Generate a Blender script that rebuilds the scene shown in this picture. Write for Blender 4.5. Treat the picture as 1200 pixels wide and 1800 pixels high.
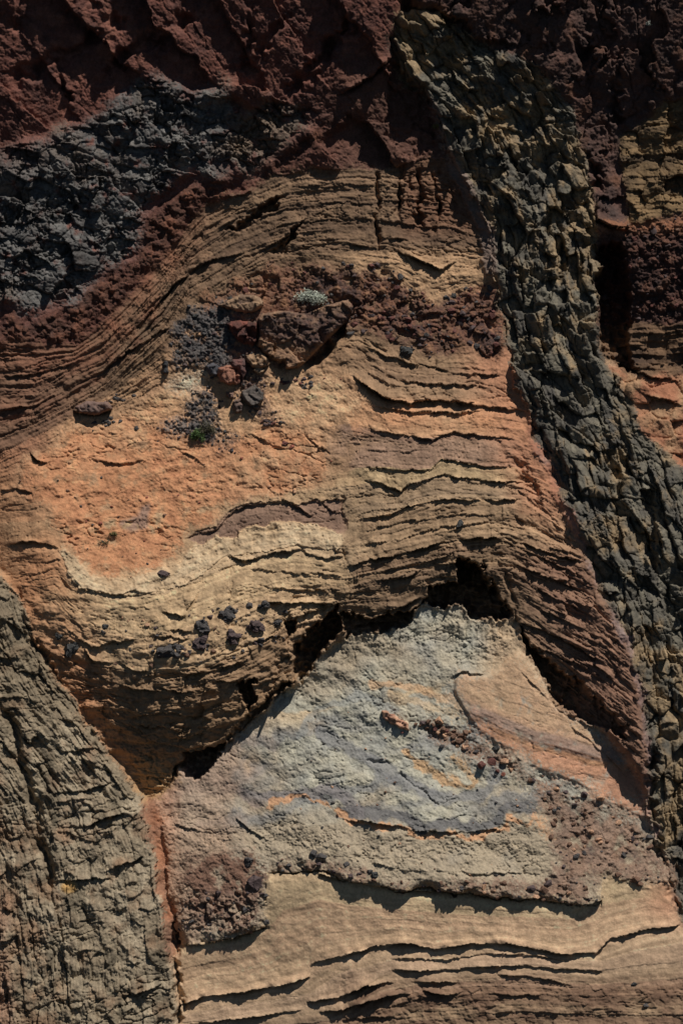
import bpy, bmesh, math, random
import numpy as np

scene = bpy.context.scene
for o in list(bpy.data.objects):
    bpy.data.objects.remove(o)

# ------------------------------------------------------------------ camera, sky, sun, exposure
PX = 0.02                      # metres on the cliff for one unit of the (1200 x 1800) layout
CAM_D = 150.0
cam_data = bpy.data.cameras.new('camera')
cam = bpy.data.objects.new('camera', cam_data)
scene.collection.objects.link(cam)
cam.location = (0.0, -CAM_D, 18.0)
cam.rotation_euler = (math.radians(90), 0, 0)
cam_data.sensor_width = 36.0
cam_data.lens = CAM_D
cam_data.clip_end = 2000.0
scene.camera = cam

SUN_DIR = np.array([0.34, -0.42, 0.84]); SUN_DIR /= np.linalg.norm(SUN_DIR)
elev = math.asin(SUN_DIR[2])
world = bpy.data.worlds.new('World'); scene.world = world; world.use_nodes = True
wn = world.node_tree.nodes; wl = world.node_tree.links
wn.clear()
sky = wn.new('ShaderNodeTexSky'); sky.sky_type = 'NISHITA'; sky.sun_disc = False
sky.air_density = 0.4; sky.dust_density = 0.0; sky.ozone_density = 1.0
sky.sun_elevation = elev
sky.sun_rotation = math.atan2(SUN_DIR[0], SUN_DIR[1])
bgn = wn.new('ShaderNodeBackground'); bgn.inputs['Strength'].default_value = 0.05
wo = wn.new('ShaderNodeOutputWorld')
wl.new(sky.outputs[0], bgn.inputs['Color']); wl.new(bgn.outputs[0], wo.inputs['Surface'])

sl = bpy.data.lights.new('sun', 'SUN'); sl.energy = 5.0; sl.angle = math.radians(0.5); sl.color = (1.0, 0.955, 0.90)
so = bpy.data.objects.new('sun', sl); scene.collection.objects.link(so)
from mathutils import Vector
so.rotation_euler = Vector(tuple(-SUN_DIR)).to_track_quat('-Z', 'Y').to_euler()
so.location = (20, -40, 70)

scene.view_settings.view_transform = 'Standard'
scene.view_settings.look = 'None'
scene.view_settings.gamma = 1.0
scene.view_settings.use_curve_mapping = False
scene.view_settings.exposure = -0.65
scene.cycles.max_bounces = 3
scene.cycles.diffuse_bounces = 1

# ------------------------------------------------------------------ numeric helpers
f32 = np.float32
RNG = np.random.default_rng(7)
TA = RNG.uniform(0, 2 * np.pi, (512, 512)); TGX = np.cos(TA).astype(f32); TGY = np.sin(TA).astype(f32)
TJX = RNG.uniform(.08, .92, (512, 512)).astype(f32); TJY = RNG.uniform(.08, .92, (512, 512)).astype(f32)
TR = RNG.uniform(-1, 1, (4, 512, 512)).astype(f32)

def gnoise(x, y, seed=0):
    x = np.asarray(x, f32) + f32(seed * 17.13 + 100); y = np.asarray(y, f32) + f32(seed * 41.7 + 100)
    ix = np.floor(x); iy = np.floor(y); fx = x - ix; fy = y - iy
    ix = ix.astype(np.int32) & 511; iy = iy.astype(np.int32) & 511
    jx = (ix + 1) & 511; jy = (iy + 1) & 511
    sx = fx * fx * fx * (fx * (fx * 6 - 15) + 10); sy = fy * fy * fy * (fy * (fy * 6 - 15) + 10)
    a = TGX[iy, ix] * fx + TGY[iy, ix] * fy
    b = TGX[iy, jx] * (fx - 1) + TGY[iy, jx] * fy
    c = TGX[jy, ix] * fx + TGY[jy, ix] * (fy - 1)
    d = TGX[jy, jx] * (fx - 1) + TGY[jy, jx] * (fy - 1)
    return ((a + sx * (b - a)) * (1 - sy) + (c + sx * (d - c)) * sy) * f32(1.5)

def fbm(x, y, octaves=4, seed=0, gain=.5):
    t = 0; a = 1.0; f = 1.0
    for k in range(octaves):
        t = t + a * gnoise(x * f, y * f, seed + k * 3.1); a *= gain; f *= 2.03
    return t

def worley(x, y, seed=0):
    x = np.asarray(x, f32) + f32(seed * 13.7 + 200); y = np.asarray(y, f32) + f32(seed * 29.3 + 200)
    ix = np.floor(x).astype(np.int32); iy = np.floor(y).astype(np.int32)
    f1 = np.full(x.shape, 9, f32); f2 = np.full(x.shape, 9, f32)
    wx = np.zeros(x.shape, np.int32); wy = np.zeros(x.shape, np.int32)
    dx1 = np.zeros(x.shape, f32); dy1 = np.zeros(x.shape, f32)
    for oy in (-1, 0, 1):
        for ox in (-1, 0, 1):
            cx = ix + ox; cy = iy + oy
            dx = x - (cx + TJX[cy & 511, cx & 511]); dy = y - (cy + TJY[cy & 511, cx & 511])
            d = np.sqrt(dx * dx + dy * dy)
            near = d < f1
            f2 = np.where(near, f1, np.minimum(f2, d))
            wx = np.where(near, cx, wx); wy = np.where(near, cy, wy)
            dx1 = np.where(near, dx, dx1); dy1 = np.where(near, dy, dy1)
            f1 = np.where(near, d, f1)
    return f1, f2, wx, wy, dx1, dy1

def cells(x, y, seed, off, tilt, crack, cw=.09):
    f1, f2, wx, wy, dx, dy = worley(x, y, seed)
    r = [TR[k, wy & 511, wx & 511] for k in range(4)]
    e = f2 - f1
    h = off * r[0] + tilt * (r[1] * dx + r[2] * dy) - crack * np.exp(-e / cw)
    return h, wy.astype(np.int64) * 4096 + wx, e, r

def bricks(x, y, seed, off, tilt, crack, cw=.07, aspect=1.6, ty=1.0):
    """joint blocks: wavy columns of uneven width, each broken at its own heights"""
    x = x + .35 * gnoise(x * .45, y * .35, seed) + .25 * gnoise(x * .9, y * 0 + seed, seed + 2)
    xi = np.floor(x).astype(np.int32); fx = x - xi
    r0 = TR[0, (seed * 7) & 511, xi & 511]; r1 = TR[1, (seed * 7) & 511, xi & 511]
    yy = y * (1 + .35 * r0) + 7 * r1 + .22 * gnoise(x * .8, y * .8, seed + 4) + (fx - .5) * .35 * r0
    yi = np.floor(yy).astype(np.int32); fy = yy - yi
    r = [TR[k, yi & 511, (xi + seed * 31) & 511] for k in range(4)]
    e = np.minimum(np.minimum(fx, 1 - fx), np.minimum(fy, 1 - fy) * aspect)
    h = off * r[0] + tilt * (r[1] * (fx - .5) + ty * r[2] * (fy - .5) * aspect) - crack * np.exp(-e / cw) * (.55 + .45 * r[3])
    return h, (yi.astype(np.int64) + 2000) * 4096 + xi + 2000, e, r

def cracks(x, y, seed, w=.07, dens=.3):
    n = fbm(x, y, 3, seed); m = gnoise(x * .37, y * .37, seed + 9)
    return np.exp(-(n / w) ** 2) * np.clip(dens + 1.6 * m, 0, 1)

def smooth(a, b, x):
    t = np.clip((x - a) / (b - a), 0, 1); return t * t * (3 - 2 * t)

def lin(c):
    c = np.asarray(c, float) / 255.0
    return np.where(c <= .04045, c / 12.92, ((c + .055) / 1.055) ** 2.4)
KA = 0.55
def A(r, g, b):
    c = lin((r, g, b)) / KA
    return (c * min(1.0, .8 / c.max())).astype(f32)
def mix(c1, c2, t):
    t = np.clip(np.asarray(t, f32), 0, 1)[:, None]
    return c1 * (1 - t) + c2 * t

# ------------------------------------------------------------------ the grid of the cliff face
STEP = 1.4
def axis(lo, hi):
    core = np.arange(lo, hi, STEP); m = np.cumsum(STEP * 1.38 ** np.arange(1, 14))
    return np.concatenate([(core[0] - m)[::-1], core, core[-1] + m])
ua = axis(-24, 1224); va = axis(-24, 1824)
NU, NV = len(ua), len(va)
U, V = np.meshgrid(ua.astype(f32), va.astype(f32))
U = U.ravel(); V = V.ravel(); NTOT = U.size
N_A = fbm(U / 46, V / 46, 4, 1); N_B = fbm(U / 46, V / 46, 4, 2)
N_F = fbm((.86 * U + .51 * V) / 11, (.86 * V - .51 * U) / 11, 3, 3)                 # fine
N_L = fbm(U / 150, V / 150, 4, 4)               # broad
N_M = fbm(U / 28, V / 28, 4, 5)                 # middle
WU = U + 7 * N_A + 2 * N_F; WV = V + 7 * N_B - 2 * N_F
P = np.zeros(NTOT, f32)                         # metres the rock stands out towards the viewer
COL = np.zeros((NTOT, 3), f32)
BODY = np.zeros(NTOT, np.int64); PART = np.zeros(NTOT, np.int64)

def inside(poly, u=None, v=None):
    u = WU if u is None else u; v = WV if v is None else v
    q = np.array(poly, f32); lo = q.min(0); hi = q.max(0)
    idx = np.flatnonzero((u >= lo[0]) & (u <= hi[0]) & (v >= lo[1]) & (v <= hi[1]))
    x = u[idx]; y = v[idx]; c = np.zeros(idx.size, bool)
    for (x1, y1), (x2, y2) in zip(q, np.roll(q, -1, 0)):
        if y1 == y2: continue
        c ^= ((y1 > y) != (y2 > y)) & (x < (x2 - x1) * (y - y1) / (y2 - y1) + x1)
    return idx[c]

def dist_line(line, u, v):
    q = np.array(line, f32); d = np.full(u.shape, 1e6, f32)
    for (x1, y1), (x2, y2) in zip(q[:-1], q[1:]):
        ex, ey = x2 - x1, y2 - y1
        t = np.clip(((u - x1) * ex + (v - y1) * ey) / (ex * ex + ey * ey + 1e-6), 0, 1)
        d = np.minimum(d, np.hypot(u - x1 - t * ex, v - y1 - t * ey))
    return d

cu = np.linspace(ua[0], ua[-1], 120); cv = np.linspace(va[0], va[-1], 160)
def _w(fine, coarse):
    k = np.clip(np.searchsorted(coarse, fine) - 1, 0, len(coarse) - 2)
    t = (fine - coarse[k]) / (coarse[k + 1] - coarse[k])
    return k, t.astype(f32)
KU, TU = _w(ua, cu); KV, TV = _w(va, cv)
def field(pts, smoothing=0.02):
    """thin-plate surface through (u, v, metres) control points"""
    q = np.array(pts, float); xy = q[:, :2] / 300.0; n = len(q)
    def ker(r): return np.where(r > 0, r * r * np.log(np.maximum(r, 1e-9)), 0)
    Kk = ker(np.linalg.norm(xy[:, None] - xy[None], axis=2)) + smoothing * np.eye(n)
    Q = np.hstack([np.ones((n, 1)), xy])
    M = np.block([[Kk, Q], [Q.T, np.zeros((3, 3))]])
    w = np.linalg.solve(M, np.concatenate([q[:, 2], np.zeros(3)]))
    gu, gv = np.meshgrid(np.clip(cu, -60, 1260), np.clip(cv, -60, 1860)); g = np.stack([gu.ravel(), gv.ravel()], 1) / 300.0
    val = ker(np.linalg.norm(g[:, None] - xy[None], axis=2)) @ w[:n] + w[n] + g @ w[n + 1:]
    c = np.clip(val.reshape(len(cv), len(cu)), -4, 4).astype(f32)
    r = c[:, KU] * (1 - TU) + c[:, KU + 1] * TU
    return (r[KV] * (1 - TV)[:, None] + r[KV + 1] * TV[:, None]).ravel()

def strat(horizons):
    """bed coordinate in layout units, counted down through the horizons, and the bed number"""
    hs = []
    for h in horizons:
        q = np.array(h, float); x = np.interp(ua, q[:, 0], q[:, 1])
        if hs: x = np.maximum(x, hs[-1] + 2)
        hs.append(x)
    hs = np.array(hs)
    W2 = V.reshape(NV, NU) + (2.2 * N_A + .6 * N_F).reshape(NV, NU)
    s = np.minimum(W2 - hs[0][None], 0); k = (W2 > hs[0][None]).astype(np.int64)
    for i in range(len(hs) - 1):
        T = float(np.mean(hs[i + 1] - hs[i]))
        T = max(T, 8)
        s = s + np.clip((W2 - hs[i]) / (hs[i + 1] - hs[i]), 0, 1) * T
        k += W2 > hs[i + 1][None]
    s = s + np.maximum(W2 - hs[-1][None], 0)
    return s.ravel().astype(f32), k.ravel()

def beds(s, u, seed, tmin, tmax, amp, bulge, along=150):
    r = np.random.default_rng(seed)
    b = np.cumsum(r.uniform(tmin, tmax, 400)) - 400
    i = np.clip(np.searchsorted(b, s) - 1, 0, 398)
    fr = np.clip((s - b[i]) / (b[i + 1] - b[i]), 0, 1).astype(f32)
    pr = gnoise(u / along, i * 3.37 + .5, seed)
    bl = np.clip(.5 + gnoise(u / (along * .5), i * 2.71 + .3, seed + 5), 0, 1.3)
    edge = smooth(0, .12, fr)
    return amp * pr + bulge * bl * (fr ** 1.6) * edge, i, fr, pr

def ledge(line, h, L=26, under=1.7, Lb=5, jag=2.0, only=None):
    """rock that swells towards a lip along the line and is undercut below it"""
    q = np.array(line, f32); u0, u1 = q[0, 0], q[-1, 0]
    if (q[:, 1].min() > 1590 and u0 > 310) or L == 40: jag = 1.2
    m = (U > u0) & (U < u1) & (V > q[:, 1].min() - 4 * L) & (V < q[:, 1].max() + 6 * Lb)
    if only is not None: m &= np.isin(BODY, only)
    idx = np.flatnonzero(m); u = U[idx]
    f = np.interp(u, q[:, 0], q[:, 1]) + jag * gnoise(u / 17, u * 0 + h * 9 + q[0, 1] * .013, 11) + jag * .5 * gnoise(u / 5, u * 0 + q[0, 1] * .017, 12)
    w_ = u / 13 + .8 * gnoise(u / 30, u * 0 + q[0, 1] * .05, 15); f = f + jag * .8 * TR[0, int(q[0, 1]) & 511, np.floor(w_).astype(np.int32) & 511]
    f = f + .25 * N_F[idx] * jag
    tp = np.clip(np.minimum(u - u0, u1 - u) / min(30, (u1 - u0) * .3), 0, 1) ** .7
    tp = tp * np.clip(.75 + 1.0 * gnoise(u / 55, V[idx] / 90 + q[0, 1] * .031, 13) + .45 * gnoise(u / 18, V[idx] / 12 + q[0, 1] * .037, 19), .4 if q[:, 1].min() > 1590 and u0 > 310 else .08, 1.5)
    if L == 40: tp = np.clip(.9 + .6 * gnoise(u / 90, V[idx] / 200, 13), .5, 1.3)
    t = f - V[idx]
    P[idx] += h * tp * np.where(t >= 0, .55 * (1 - smooth(-.3 * L, 1.8 * L, t)) + .45 * (1 - smooth(-1, .55 * L, t)), -under * np.exp(np.minimum(t, 0) / Lb))

def gully(line, depth, w, only=None):
    q = np.array(line, f32)
    m = (U > q[:, 0].min() - 4 * w) & (U < q[:, 0].max() + 4 * w) & (V > q[:, 1].min() - 4 * w) & (V < q[:, 1].max() + 4 * w)
    if only is not None: m &= np.isin(BODY, only)
    idx = np.flatnonzero(m)
    gx = WU[idx] + .6 * w * gnoise(U[idx] / 9, V[idx] / 9, 14); gy = WV[idx]
    d = dist_line(line, gx, gy)
    ends = np.minimum(np.hypot(gx - q[0, 0], gy - q[0, 1]), np.hypot(gx - q[-1, 0], gy - q[-1, 1]))
    ww = w * np.clip(.75 + .8 * gnoise(U[idx] / 22, V[idx] / 22, 16), .25, 1.6)
    P[idx] -= depth * np.exp(-(d / ww) ** 2) * smooth(0, 3 * w, ends) * np.clip(.8 + .9 * gnoise(U[idx] / 30, V[idx] / 30, 18), .1, 1.4)

def recess(poly, depth):
    uu = WU + 5 * gnoise(U / 12, V / 12, 6) + 2 * gnoise(U / 5, V / 5, 9); vv = WV + 5 * gnoise(U / 9, V / 14, 7) + 2.5 * gnoise(U / 5, V / 5, 8)
    idx = inside(poly, uu, vv); q = np.array(poly, f32)
    ed = dist_line(list(poly) + [poly[0]], uu[idx], vv[idx])
    lo = np.full(idx.size, q[:, 1].max(), f32)
    t = (V[idx] - q[:, 1].min()) / (q[:, 1].max() - q[:, 1].min())
    P[idx] -= depth * (1 - .6 * t) * smooth(-1, 7, ed) * (1 + .3 * N_M[idx] + .2 * gnoise(U[idx] / 12, V[idx] / 9, 10))

def blur(a, r):
    a = a.reshape(NV, NU, -1)
    for ax in (0, 1):
        for _ in range(2):
            c = np.cumsum(np.pad(a, [(r + 1, r) if k == ax else (0, 0) for k in range(3)], mode='edge'), axis=ax, dtype=np.float64)
            n = a.shape[ax]; sl1 = [slice(None)] * 3; sl0 = [slice(None)] * 3
            sl1[ax] = slice(2 * r + 1, 2 * r + 1 + n); sl0[ax] = slice(0, n)
            a = ((c[tuple(sl1)] - c[tuple(sl0)]) / (2 * r + 1)).astype(f32)
    return a.reshape(NTOT, -1)
def feather(idx, oldc, oldp, r=7, ragged=.3):
    """a body thins out towards its outline instead of ending at a cut edge"""
    m = np.zeros(NTOT, f32); m[idx] = 1
    a = blur(m, r)[idx, 0]
    t = smooth(.5, .92, a + ragged * N_M[idx] + .5 * ragged * N_F[idx])
    COL[idx] = oldc + t[:, None] * (COL[idx] - oldc)
    P[idx] = oldp + smooth(.45, .8, a) * (P[idx] - oldp)

# ------------------------------------------------------------------ bodies of rock (numbers used in BODY)
(RED, BREC, BAKED, LAM, CIND, CENT, ORANGE, LEFTB, MOUND, APRON, TALUS, CBLOCK, LOWB, LDYKE, RDYKE, MARGIN, RBROWN, RBEDS, RCIND, RORANGE,
 WALL, SCREEA, SCREEB) = range(1, 24)

# ---- 1. the bedded stack that everything else is laid over
S = [
 [(0,595),(130,600),(185,555),(240,495),(300,425),(360,350),(420,330),(512,290),(700,285),(790,275),(860,330),(1060,560),(1200,560)],
 [(0,690),(60,690),(115,660),(180,630),(235,575),(285,520),(330,450),(400,400),(500,365),(600,352),(700,355),(790,360),(860,390),(1060,585),(1200,585)],
 [(0,790),(60,760),(110,735),(180,690),(230,640),(285,590),(330,520),(420,470),(500,440),(600,437),(680,445),(760,470),(860,470),(1060,610),(1200,605)],
 [(0,797),(110,742),(180,700),(240,655),(300,610),(380,515),(470,470),(560,455),(640,475),(700,490),(760,530),(800,510),(870,490),(1060,640),(1200,640)],
 [(0,805),(110,752),(190,712),(300,650),(400,640),(560,620),(610,585),(640,590),(680,610),(760,625),(830,622),(890,640),(1200,700)],
 [(0,815),(110,770),(200,725),(300,690),(400,670),(500,655),(575,640),(630,665),(680,700),(720,705),(780,700),(830,705),(930,720),(1200,760)],
 [(0,840),(110,800),(300,760),(450,750),(600,745),(660,755),(700,765),(760,770),(800,760),(900,770),(940,790),(1200,900)],
 [(0,880),(100,860),(300,850),(450,840),(600,828),(640,822),(755,825),(775,807),(850,820),(910,822),(950,840),(1200,1000)],
 [(0,920),(150,910),(330,900),(450,870),(600,855),(645,848),(705,862),(720,850),(775,835),(870,847),(920,847),(980,880),(1200,1060)],
 [(0,980),(105,960),(160,1020),(220,1035),(300,1010),(400,945),(480,930),(600,925),(615,915),(690,902),(730,885),(800,877),(880,880),(925,885),(990,930),(1200,1100)],
 [(0,1010),(105,1000),(130,1030),(200,1055),(290,1045),(370,1010),(420,990),(520,975),(600,990),(615,995),(665,980),(750,960),(840,945),(890,945),(960,970),(1025,990),(1200,1150)],
 [(0,1050),(100,1060),(150,1100),(250,1120),(330,1100),(420,1060),(520,1030),(600,1030),(700,1010),(800,990),(900,1000),(960,1030),(1040,1070),(1200,1200)],
 [(0,1100),(80,1120),(150,1160),(250,1180),(350,1175),(420,1150),(500,1100),(600,1075),(700,1080),(800,1040),(900,1080),(960,1120),(1060,1170),(1200,1280)],
 [(0,1250),(150,1240),(250,1250),(350,1240),(450,1220),(520,1190),(600,1130),(800,1080),(900,1100),(1000,1180),(1100,1260),(1200,1350)],
 [(0,1400),(200,1380),(300,1390),(450,1300),(600,1250),(800,1200),(900,1150),(960,1220),(1050,1290),(1130,1350),(1200,1450)],
]
sS, kS = strat(S)
P_ST = field([(0,600,-.6),(0,760,-.6),(0,900,-.25),(0,1000,-.1),(50,880,.2),(60,1050,.75),(75,960,.6),(150,1180,.75),(170,1270,.35),(250,1385,-.25),(230,1330,.0),(300,450,-1.5),(180,560,-1.0),(500,300,-1.5),(700,300,-1.7),
 (850,300,-2.0),(600,440,-1.5),(850,470,-1.6),(400,600,-1.1),(200,720,-1.1),(500,700,-.9),(200,850,-.35),(400,850,-.3),(200,980,.35),(400,960,.25),
 (250,1060,1.05),(300,1130,1.6),(420,1090,1.35),(300,1200,1.5),(300,1280,.85),(320,1330,.4),(400,1180,1.5),(420,1260,.8),(480,1180,1.05),
 (590,900,.3),(700,760,-.2),(900,760,-.4),(700,900,.4),(900,930,.3),(700,990,.75),(700,1060,.5),(850,960,.6),(800,1010,.5),(620,1000,.8),(600,1080,.6),
 (905,1010,.35),(910,1110,.15),(1000,1060,.55),(1060,1110,1.05),(1000,1180,.55),(1100,1260,1.25),(1050,1250,.9),(1030,980,.55),(960,930,.15),(930,800,-.3),(510,1050,.95),(540,1120,.6),(1150,1400,1.2),(1200,600,-1.4)], .01)
P[:] = P_ST
MOD = np.clip(.42 + .75 * fbm(U / 130, V / 60, 3, 91), .08, 1.15)
GRAIN = fbm((.79 * U + .61 * V) / 3.7, (.79 * V - .61 * U) / 3.7, 2, 141)
h1, i1, fr1, pr1 = beds(sS + .7 * N_M, U, 31, 7, 30, .075, .085)
h2, i2, fr2, pr2 = beds(sS + .5 * N_F, U, 57, 2.6, 8, .022, .028, 90)
RK = np.array([1, 1, 1, .6, 1, 1, .38, .34, .36, .62, .75, 1, 1, 1, 1, .9], f32)[kS]
RKL = np.array([1, 1, 1, .5, .6, .5, .35, .3, .3, .25, .28, .28, .6, 1.4, 1.6, 1.5], f32)[kS]
wl1 = smooth(560, 640, U + 40 * N_A)
RK = (RKL * (1 - wl1) + RK * wl1) * np.clip(.8 + .7 * N_L, .4, 1.4)
RK = np.clip(RK + .5 * smooth(950, 990, U) * smooth(880, 960, V) + .4 * smooth(420, 520, U) * smooth(960, 1020, V) * (U < 610), 0, 1.6)
hk, _, ek, rk = bricks(U / 40 + .2 * N_A, (sS + N_A) / 20, 33, .06, .09, .045, .05)
hs0, is0, _, _ = beds(sS + .4 * N_F + .4 * N_M, U, 59, 3.2, 11, .02, .08, 260)
P += np.clip(RK, 0, 1) * hs0 * np.clip(.45 + .9 * gnoise(U / 140, sS / 34, 42), .05, 1.2) * (kS > 3)
P += RK * (MOD * (h1 + h2) + hk * np.clip(1.3 - MOD, .2, 1)) + (.03 + .03 * RK) * N_M + (.006 + .01 * RK) * N_F + .05 * N_A
P -= (.05 + .08 * RK) * cracks(U / 75, sS / 13, 35, .06, .05 + .25 * RK) + .07 * RK * cracks(U / 34, sS / 7, 36, .09) + .06 * cracks(U / 13, V / 40, 37, .06, -.15)
P -= .07 * (1 - RK) * np.clip(gnoise(U / 6, V / 4, 47) - .55, 0, 1) * 3
P += .03 * fbm(U / 16, sS / 5, 3, 38) * np.clip(MOD, .2, 1) * RK
bedc = np.random.default_rng(3).uniform(-1, 1, 400).astype(f32)
lamc = np.random.default_rng(4).uniform(-1, 1, 400).astype(f32)
tan1, tan2, tan3 = A(134,108,82), A(156,126,92), A(92,70,56)
BC = np.array([A(*q) for q in [(118,92,70),(118,92,70),(118,92,70),(160,128,94),(112,84,64),(122,94,70),(166,124,88),(122,94,80),(146,124,90),(128,106,82),(134,108,80),(112,88,66),(104,82,62),(100,78,60),(110,84,64),(110,84,64)]])
BL = np.array([A(*q) for q in [(118,92,70),(118,92,70),(118,92,70),(150,112,80),(150,112,80),(150,112,80),(150,112,80),(150,112,80),(150,112,80),(158,128,94),(178,150,114),(184,154,114),(168,138,102),(132,104,76),(118,90,64),(120,92,66)]])
c = mix(np.broadcast_to(tan1, (NTOT, 3)), tan2, np.clip(bedc[i1] * .7 + .25 * lamc[i2] + .3 * N_L, 0, 1))
c = mix(c, tan3, np.clip(-bedc[i1] * .6 - .35 * lamc[i2] + .3 * N_A, 0, 1))
stain = fbm(U / 11, V / 75, 4, 39)
c = c * (1 + .22 * stain + .16 * fbm(U / 90, sS / 4, 2, 40))[:, None]
kw = np.clip(np.round(kS + .35 * N_A), 0, 15).astype(int)
wlc = smooth(545, 650, U + 45 * N_A + 25 * N_L)[:, None]
base = BL[kw] * (1 - wlc) + BC[kw] * wlc
c = .35 * c + .65 * base * (1 + .22 * stain + .18 * fbm(U / 90, sS / 4, 2, 40) + .18 * lamc[i2] + .2 * N_A)[:, None]
COL[:] = np.clip(c, .005, 1)
BODY[:] = np.where(U < 602 + 9 * N_A + .10 * np.clip(860 - V, 0, 300), LEFTB, CENT)
PART[:] = kS

# laminated beds, upper centre, sweeping down to the left
idx = np.flatnonzero(kS <= 3)
BODY[idx] = LAM; PART[idx] = np.clip(kS[idx], 0, 2)
u, v = U[idx], V[idx]
left = smooth(430, 250, u)
hs, i_s, fs, _ = beds(sS[idx] + .6 * N_F[idx] + .5 * N_M[idx], u, 58, 2.8, 9, .02, .075, 240)
P[idx] += -.7 * hk[idx] * RK[idx] + hs * np.clip(.5 + .9 * gnoise(u / 130, sS[idx] / 30, 34), .1, 1.2) + (.02 + .02 * MOD[idx]) * lamc[i2[idx]] * (1 + left) + .10 * left * gnoise(sS[idx] / 16, u / 90, 8) + .05 * left * gnoise(sS[idx] / 6, u / 60, 9)
c = mix(np.broadcast_to(A(118,92,70), (idx.size, 3)), A(84,66,53), np.clip(.5 * bedc[i1[idx]] - .5 * lamc[i2[idx]] + .3 * N_M[idx], 0, 1))
c = mix(c, A(146,116,86), np.clip(lamc[i2[idx]] * .6 + .4 * N_A[idx], 0, .8))
c = c * (1 + .22 * lamc[i_s] * np.clip(.6 + N_L[idx], .2, 1))[:, None]
c = mix(c, A(122,76,56), left * np.clip(.62 - (sS[idx]) / 190 + .5 * N_A[idx], 0, .9))
c = mix(c, A(116,80,62), smooth(240, 60, u) * .5)
c = mix(c, A(108,72,54), smooth(690, 720, u) * smooth(860, 820, u) * smooth(430, 380, v) * .6)
c = mix(c, A(178,140,102), smooth(425, 450, v) * smooth(560, 640, u) * (.75 + .3 * N_A[idx]))
COL[idx] = c
# orange baked tint of the centre beds near the dyke and of the left pillar
idx = np.flatnonzero(BODY == CENT); u, v = U[idx], V[idx]
edge_u = np.interp(v, [600, 700, 780, 900, 1000, 1100, 1200, 1400], [895, 915, 940, 985, 1020, 1060, 1100, 1130])
warm = smooth(120, 15, edge_u - u + 14 * N_A[idx])
c = mix(COL[idx], A(158,108,78), warm * (.66 * smooth(960, 860, v) + .22))
c = mix(c, A(116,84,70), smooth(170, 40, edge_u - u) * smooth(930, 1020, v) * .6)
c = mix(c, A(172,118,80), np.clip(smooth(690, 720, v) * smooth(780, 740, v) * .5 * (.8 + .9 * N_A[idx]), 0, 1))
COL[idx] = c

# ---- 2. cinder band in the middle and the scoria terrace left of it
idx = inside([(330,600),(345,520),(400,490),(430,475),(500,455),(600,470),(660,468),(700,480),(740,495),(755,530),(775,530),(800,505),(850,490),(880,500),(890,560),
              (895,625),(880,650),(850,640),(830,600),(790,620),(740,620),(690,605),(640,580),(615,575),(600,590),(560,640),(480,655),(400,650),(300,640)], WU + 14 * gnoise(U / 32, V / 32, 136) + 5 * N_F, WV + 14 * gnoise(U / 32, V / 32, 137) + 5 * N_M)
u, v = U[idx], V[idx]
BODY[idx] = CIND; PART[idx] = 0
hc, ic, ec, rc = cells(u / 11 + .3 * N_F[idx], v / 10, 3, .05, .07, .06, .14)
hc2, _, ec2, rc2 = cells(u / 5.2, v / 5, 4, .025, .03, .02, .16)
hc3, _, ec3, rc3 = cells(u / 27, v / 21, 6, .10, .12, .04, .1)
oc, op = COL[idx].copy(), P[idx].copy(); ro = np.clip(.6 + 1.0 * fbm(u / 50, v / 40, 2, 37), .2, 1.2)
P[idx] = P_ST[idx] + (hc + hc2) * ro + hc3 + .10 * N_M[idx]
c = mix(np.broadcast_to(A(88,60,52), (idx.size, 3)), A(62,52,52), np.clip(.45 + .45 * rc[0] + .5 * N_A[idx], 0, 1))
c = mix(c, A(124,84,62), np.clip(.25 + .5 * N_L[idx] + .4 * rc2[0] + .6 * smooth(560, 430, u), 0, .8))
c = mix(c, A(146,104,72), np.clip(1.2 * N_M[idx] + .5 * smooth(540, 380, u) - .35, 0, .8))
COL[idx] = c
feather(idx, oc, op, 8, .5)

# ---- 3. the orange slope
SLOPE = [(25,860),(45,805),(95,770),(110,740),(200,725),(260,700),(300,650),(380,655),(430,650),(470,655),(560,640),(600,660),(640,700),(640,730),(595,740),(575,790),
         (570,850),(520,870),(430,880),(395,900),(380,930),(345,935),(325,945),(320,980),(270,1000),(215,1015),(160,1005),(125,975),(105,950),(95,930),(80,900)]
idx = inside(SLOPE, WU + 14 * gnoise(U / 34, V / 34, 142), WV + 10 * gnoise(U / 34, V / 34, 143)); u, v = U[idx], V[idx]; oc, op = COL[idx].copy(), P[idx].copy()
BODY[idx] = ORANGE; PART[idx] = 0
hc, _, ec, rc = cells(u / 9, v / 8, 9, .012, .02, .012, .12)
rough = fbm(u / 22, v / 14, 4, 21)
rp = np.clip(.30 + 1.2 * fbm(u / 70, v / 50, 2, 23), .06, 1.2) * (1 - .6 * smooth(780, 700, v))
P[idx] = P_ST[idx] + .05 * rough * (.4 + .8 * rp) + hc * rp + .012 * N_F[idx] - .09 * np.clip(gnoise(u / 34, v / 24, 17) - .3, 0, 1) + .07 * N_A[idx] - .10 * cracks(u / 60, v / 26, 24, .06, .1) - .05 * cracks(u / 16, v / 12, 25, .07, -.1)
c = mix(np.broadcast_to(A(184,128,86), (idx.size, 3)), A(156,104,70), np.clip(.35 + .7 * N_M[idx] + .2 * rc[0], 0, 1))
c = mix(c, A(186,146,106), np.clip(smooth(800, 700, v + 40 * N_L[idx]) * .9 + .5 * N_A[idx] * smooth(900, 750, v), 0, .95))
c = mix(c, A(176,140,104), np.clip(smooth(330, 540, u) * (.35 + .8 * N_L[idx] + .5 * N_A[idx]), 0, .7))
c = mix(c, A(180,164,140), smooth(36, 14, np.hypot((u - 320) / 1.6, v - 662)) * .8)
c = mix(c, A(120,100,90), .75 * smooth(16, 6, dist_line([(225,925),(252,918),(256,895)], WU[idx], WV[idx])))
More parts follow.
